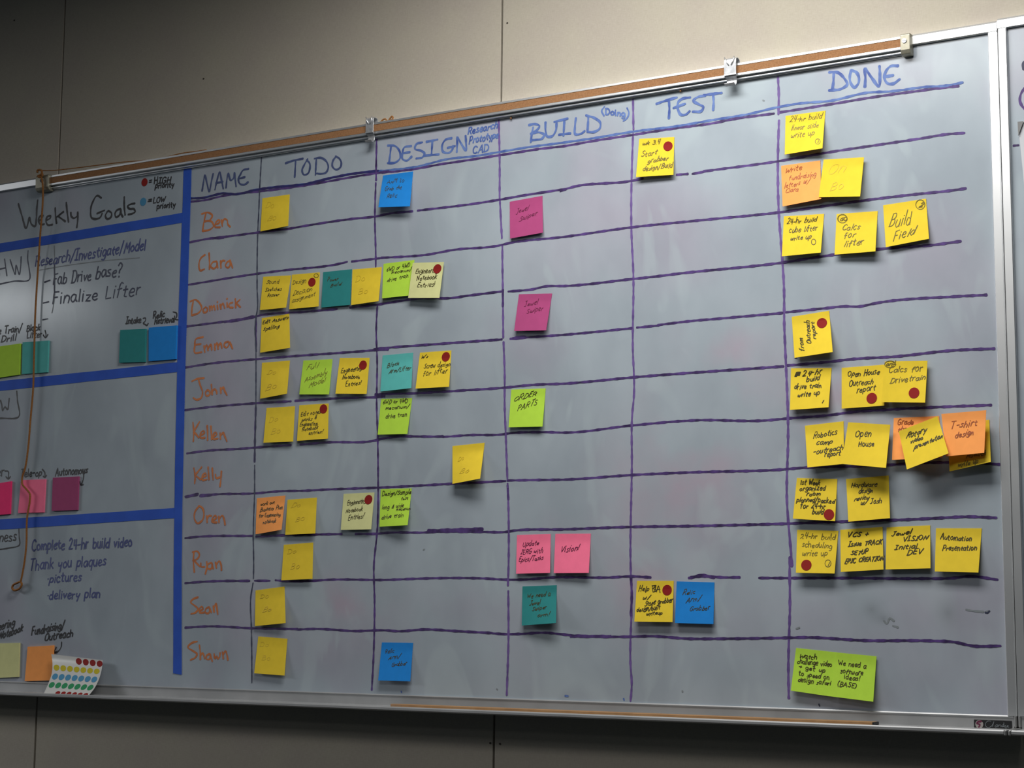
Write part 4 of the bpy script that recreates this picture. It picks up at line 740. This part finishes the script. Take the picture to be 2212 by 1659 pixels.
# ------------------------------------------------------------------ pads of notes in the legend
PG = 'sticky note pads beside the goals'
def pad(col, crop, q, th, label):
    q = [px(crop, x, y) for x, y in q]
    sh = Sheet(q, th, 0, 0)
    return tag(sh.mesh('sticky_note_pad', M['p_'+col], N=2, thick_to=True), label, 'sticky note pad', PG)
pad('green', 'B', [(-85, 505), (218, 462), (208, 800), (-85, 845)], 0.0045, 'lime green sticky note pad cut off by the left edge')
pad('cyan', 'B', [(245, 450), (525, 430), (512, 775), (238, 795)], 0.0045, 'light turquoise sticky note pad behind the hanging string')
pad('teal', 'B', [(1305, 315), (1580, 303), (1572, 662), (1292, 672)], 0.0050, 'dark teal sticky note pad left of the blue pad')
pad('blue', 'B', [(1615, 290), (1918, 265), (1905, 632), (1613, 655)], 0.0050, 'blue sticky note pad next to the upright blue tape')
pad('hotpink', 'C', [(-175, 448), (118, 400), (105, 755), (-180, 780)], 0.0045, 'hot pink sticky note pad at the left edge')
pad('pink', 'C', [(228, 388), (495, 378), (475, 738), (195, 745)], 0.0030, 'light pink sticky note pad crossed by the hanging string')
pad('plum', 'C', [(573, 362), (853, 347), (840, 712), (560, 722)], 0.0040, 'plum purple sticky note pad right of the light pink one')
pad('pale', 'D', [(-75, 755), (210, 748), (200, 1118), (-80, 1130)], 0.0035, 'pale yellow sticky note pad at the lower left edge')
pad('orange', 'D', [(300, 790), (578, 775), (562, 1155), (268, 1163)], 0.0040, 'orange sticky note pad beside the sheet of coloured dots')

# ------------------------------------------------------------------ blue tape strips
TG = 'blue tape strips'
def tape(q, label, y=.0006, edges=None):
    P = [at(u, v, -y) for u, v in q]; n = 30; vs = []; fs = []
    if P[1].x - P[0].x > .3: P[0] = P[0] + (P[0]-P[1])*.7; P[3] = P[3] + (P[3]-P[2])*.7
    rows = []
    if edges:                       # a strip that bends: one pixel polyline per long edge
        E = [[at(u, v, -y) for u, v in e] for e in edges]
        def along(e, t):
            i = min(len(e)-2, int(t*(len(e)-1))); return e[i].lerp(e[i+1], t*(len(e)-1)-i)
        n = 35
    for i in range(n+1):
        t = i/n; a = along(E[0], t) if edges else P[0].lerp(P[1], t); b = along(E[1], t) if edges else P[3].lerp(P[2], t); j = random.uniform(-1, 1)*.00035
        d = (a-b).normalized(); rows.append((a+d*j, b+d*random.uniform(-1, 1)*.00035))
    for h in (0, y*.6):
        for a, b in rows: vs += [a+Vector((0, h, 0)), b+Vector((0, h, 0))]
    o_ = 2*(n+1)
    for i in range(n):
        fs += [(2*i, 2*i+1, 2*i+3, 2*i+2), (2*i, 2*i+2, o_+2*i+2, o_+2*i), (2*i+1, o_+2*i+1, o_+2*i+3, 2*i+3)]
    fs += [(0, o_, o_+1, 1), (2*n, 2*n+1, o_+2*n+1, o_+2*n)]
    return tag(link('painters_tape', vs, fs, M['tape']), label, 'tape', TG)
tape([(396.8, 362), (374, 1454.5), (391.9, 1457.5), (413.8, 359)], 'upright blue tape strip between the goals and the task grid', .0010,
     ([(396.9, 361), (393.7, 460), (385.9, 670), (383, 782), (379, 960), (376.6, 1097), (375, 1240), (374, 1454.5)],
      [(413.8, 358), (410.8, 460), (403.8, 670), (400.2, 782), (396.5, 960), (393.3, 1097), (391.9, 1240), (391.9, 1457.5)]))
tape([(-90, 541), (397, 459.0), (397, 480.6), (-90, 559.5)], 'uppermost level blue tape strip under the Weekly Goals heading')
tape([(-90, 833), (387, 781.8), (387, 803.1), (-90, 854)], 'middle level blue tape strip under the four upper pads')
tape([(-90, 1128), (380, 1097.0), (380, 1118.8), (-90, 1150)], 'lowest level blue tape strip under the pink pads')

# ------------------------------------------------------------------ dots of the legend
for c_, u, v, lb in (('red', 1570, 270, 'dark red round dot sticker beside the words HIGH priority'), ('blue', 1555, 482, 'pale blue round dot sticker beside the words LOW priority')):
    p = at(*px('A', u, v), -.0002)
    tag(MB().disc(p, Vector((1, 0, 0)), Vector((0, 0, 1)), .0090, 32, .0003, .98).build('dot_sticker', M['d_'+c_]), lb, 'sticker', 'legend dots')

# ------------------------------------------------------------------ curled sheet of dot stickers standing in the tray
class Curl(Sheet):
    L = [(111, 1413), (113.5, 1432), (112, 1455), (104, 1478), (94.5, 1499)]
    Rr = [(221.8, 1426), (220, 1443), (215, 1463), (205, 1485), (189, 1505.5)]
    def __init__(s): s.lift = .040
    def edge(s, E, b):
        t = min(max(b, 0), 1)*4; i = min(3, int(t)); t -= i
        P = [(2*E[0][0]-E[1][0], 2*E[0][1]-E[1][1])] + E + [(2*E[4][0]-E[3][0], 2*E[4][1]-E[3][1])]
        p0, p1, p2, p3 = P[i:i+4]
        return tuple(.5*((2*p1[k])+(-p0[k]+p2[k])*t+(2*p0[k]-5*p1[k]+4*p2[k]-p3[k])*t*t+(-p0[k]+3*p1[k]-3*p2[k]+p3[k])*t**3) for k in (0, 1))
    def pix(s, a, b):
        l, r = s.edge(s.L, b), s.edge(s.Rr, b); b2 = b - min(max(b, 0), 1)
        return (l[0]+(r[0]-l[0])*a, l[1]+(r[1]-l[1])*a + b2*85)
    def h(s, a, b): return .012 + s.lift*max(0, b)**1.8
sh = Curl()
stk = tag(sh.mesh('sticker_sheet', M['sheet'], N=16), 'curled white sheet of red, yellow, blue and green dots in the tray', 'sticker sheet')
def sdot(col, a, b, ra=.058, rb=.072, bmax=1.0):
    vs = []; n = 22
    for h_ in (.0004, .0006):
        for j in range(n):
            t = 2*math.pi*j/n; aa = a+ra*math.cos(t); bb = min(bmax, b+rb*math.sin(t)); p, du, dv, nn = sh.frame(aa, min(bb, .985)); vs.append(p+nn*h_)
    link('dot_sticker', vs, [tuple(range(n)), tuple(range(n, 2*n))] + [(j, (j+1) % n, n+(j+1) % n, n+j) for j in range(n)], M['d_'+col], stk)
for i in range(4): sdot('red', .535+.138*i, .125, .058, .10)
for i in range(7): sdot('yellow', .085+.138*i, .355)
for i in range(7): sdot('blue', .085+.138*i, .565)
for i in range(7): sdot('green', .085+.138*i, .765)
for i in range(6): sdot('red', .30+.125*i, .955, .05, .05)

# ------------------------------------------------------------------ wooden pointer lying in the tray
a_ = at(846, 1527.5, -.036); b_ = at(1890, 1568, -.036); zt = ZF
stick = MB(); xa, xb = a_.x, b_.x
prof = lambda x, w: [(x, -.036-w, zt+.0002), (x, -.036+w, zt+.0002), (x, -.036+w, zt+.0052), (x, -.036-w, zt+.0052)]
vs = prof(xa, .004) + prof(xa+.03, .012) + prof(xb, .012)
stick.add(vs, [(0, 1, 2, 3)[::-1]] + [(4*k+i, 4*k+(i+1) % 4, 4*k+4+(i+1) % 4, 4*k+4+i) for k in (0, 1) for i in range(4)] + [(8, 9, 10, 11)])
st = tag(stick.build('wooden_stick', M['wood'], bevel=.0006), 'long thin brown wooden stick lying in the marker tray', 'stick')
MB().box(xb, xb+.0025, -.0482, -.0238, zt+.0002, zt+.0052).build('stick_tip', M['black_plastic'], st, bevel=.0005)['label'] = 'black end of the stick'

# ------------------------------------------------------------------ map hooks clipped over the rail
def hook(uc, vc, w, label, tilt=0):
    xc = at(uc, vc, -.02).x
    prof = [(-.0030, 2.0275), (-.0040, 2.0335), (-.0080, 2.0362), (-.0150, 2.0365), (-.0188, 2.0335), (-.0196, 2.0280), (-.0196, 2.0075), (-.0180, 2.0030), (-.0140, 2.0005),
            (-.0125, 1.9960), (-.0135, 1.9900), (-.0170, 1.9862), (-.0215, 1.9862), (-.0240, 1.9900)]
    mb_ = MB(); n = len(prof)
    for k_, (y, z) in enumerate(prof):
        ww = w/2*(1.0 if k_ < 8 else .82)
        mb_.v += [Vector((xc-ww, y, z)), Vector((xc+ww, y, z))]
    mb_.f += [(2*i, 2*i+1, 2*i+3, 2*i+2) for i in range(n-1)]
    o = mb_.build('map_hook', M['steel']); sm_ = o.modifiers.new('thickness', 'SOLIDIFY'); sm_.thickness = .0012; sm_.offset = 0
    bv = o.modifiers.new('bevel', 'BEVEL'); bv.width = .0003; bv.segments = 1
    tag(o, label, 'map hook', 'map hooks on the cork rail')
    for k_ in (-1, 1):
        MB().tube([(xc+k_*w*.40-.001, -.0204, 2.038), (xc+k_*w*.28, -.0212, 2.030), (xc+k_*w*.10, -.0208, 2.0225)], .0011, 8).build('hook_prong', M['alu'], o, smooth=True)
    MB().box(xc-w/2, xc+w/2, -.0212, -.0200, 2.0045, 2.0072).build('hook_rib', M['alu'], o, bevel=.0004)
    return o
hook(798, 275, .019, 'grey metal map hook on the rail left of the DESIGN heading')
hook(1577, 150, .0235, 'grey metal map hook on the rail between TEST and DONE')

# ------------------------------------------------------------------ orange string
def line3(spec, ys, step=3):
    l = strokes(spec)[0]; q = smooth_line(l, step); n = len(q)
    return [at(u, v, ys(i/(n-1)) if callable(ys) else ys) for i, (u, v) in enumerate(q)]
sr = tag(empty('orange_string', at(88, 380, -.02)), 'thin orange string tied to the left end stop and hanging down in front', 'string')
dep = lambda t: -.0225 + .0135*min(1, t*4)
MB().tube(line3('A 445,205 458,250 465,330 460,560 440,800 420,1100 400,1400 385,1659 B 370,600 360,950 330,1300 305,1600 C 270,270 240,370 242,430 290,490 325,540 325,590 295,790 285,1100 262,1300 240,1420 225,1490', dep), .0021, 8).build('hanging_cord', M['string'], sr, smooth=True)
MB().tube(line3('C 222,1490 185,1505 142,1530 133,1560 150,1583 190,1578 228,1545 236,1515 222,1490', -.009, 2)[:-1], .0025, 8, True).build('end_loop', M['string'], sr, smooth=True)
MB().tube(line3('X 330,520 330,450 470,450 470,560 400,620 340,640 420,680 500,620 480,520', -.0225, 1.5), .0024, 8).build('knot', M['string'], sr, smooth=True)
MB().tube(line3('X 330,440 470,448 900,442 1400,390 2212,290 A 1330,52 1700,18 E 0,150 150,132 230,118', lambda t: -.0215+.012*min(1, t*4), 3), .0011, 6).build('rail_strand', M['string'], sr, smooth=True)
MB().tube(line3('Y 1290,715 1340,650 1400,600 1470,590 1500,640 1560,650 1600,600 1640,540 1690,495 1722,545 1680,610 1620,640', -.0065, 1.5), .0017, 8).build('loose_end', M['string'], sr, smooth=True)

# ------------------------------------------------------------------ sheet of paper on the second board
sh2 = Sheet([(2199, 263), (2330, 246), (2350, 520), (2226, 540)], .001, .018, .02)
ps = tag(sh2.mesh('paper_sheet', M['paper_white']), 'white sheet of paper with a shaded grey corner at the right edge of the photo', 'paper')
pa = [at(2198, 263, -.004), at(2211, 261.5, -.004), at(2199.5, 293, -.004)]
link('folded_corner_shade', pa + [p+Vector((0, .0015, 0)) for p in pa], [(0, 1, 2), (5, 4, 3), (0, 3, 4, 1), (1, 4, 5, 2), (2, 5, 3, 0)], M['paper_shade'], ps)  # grey triangle paints the shade of the folded corner as colour
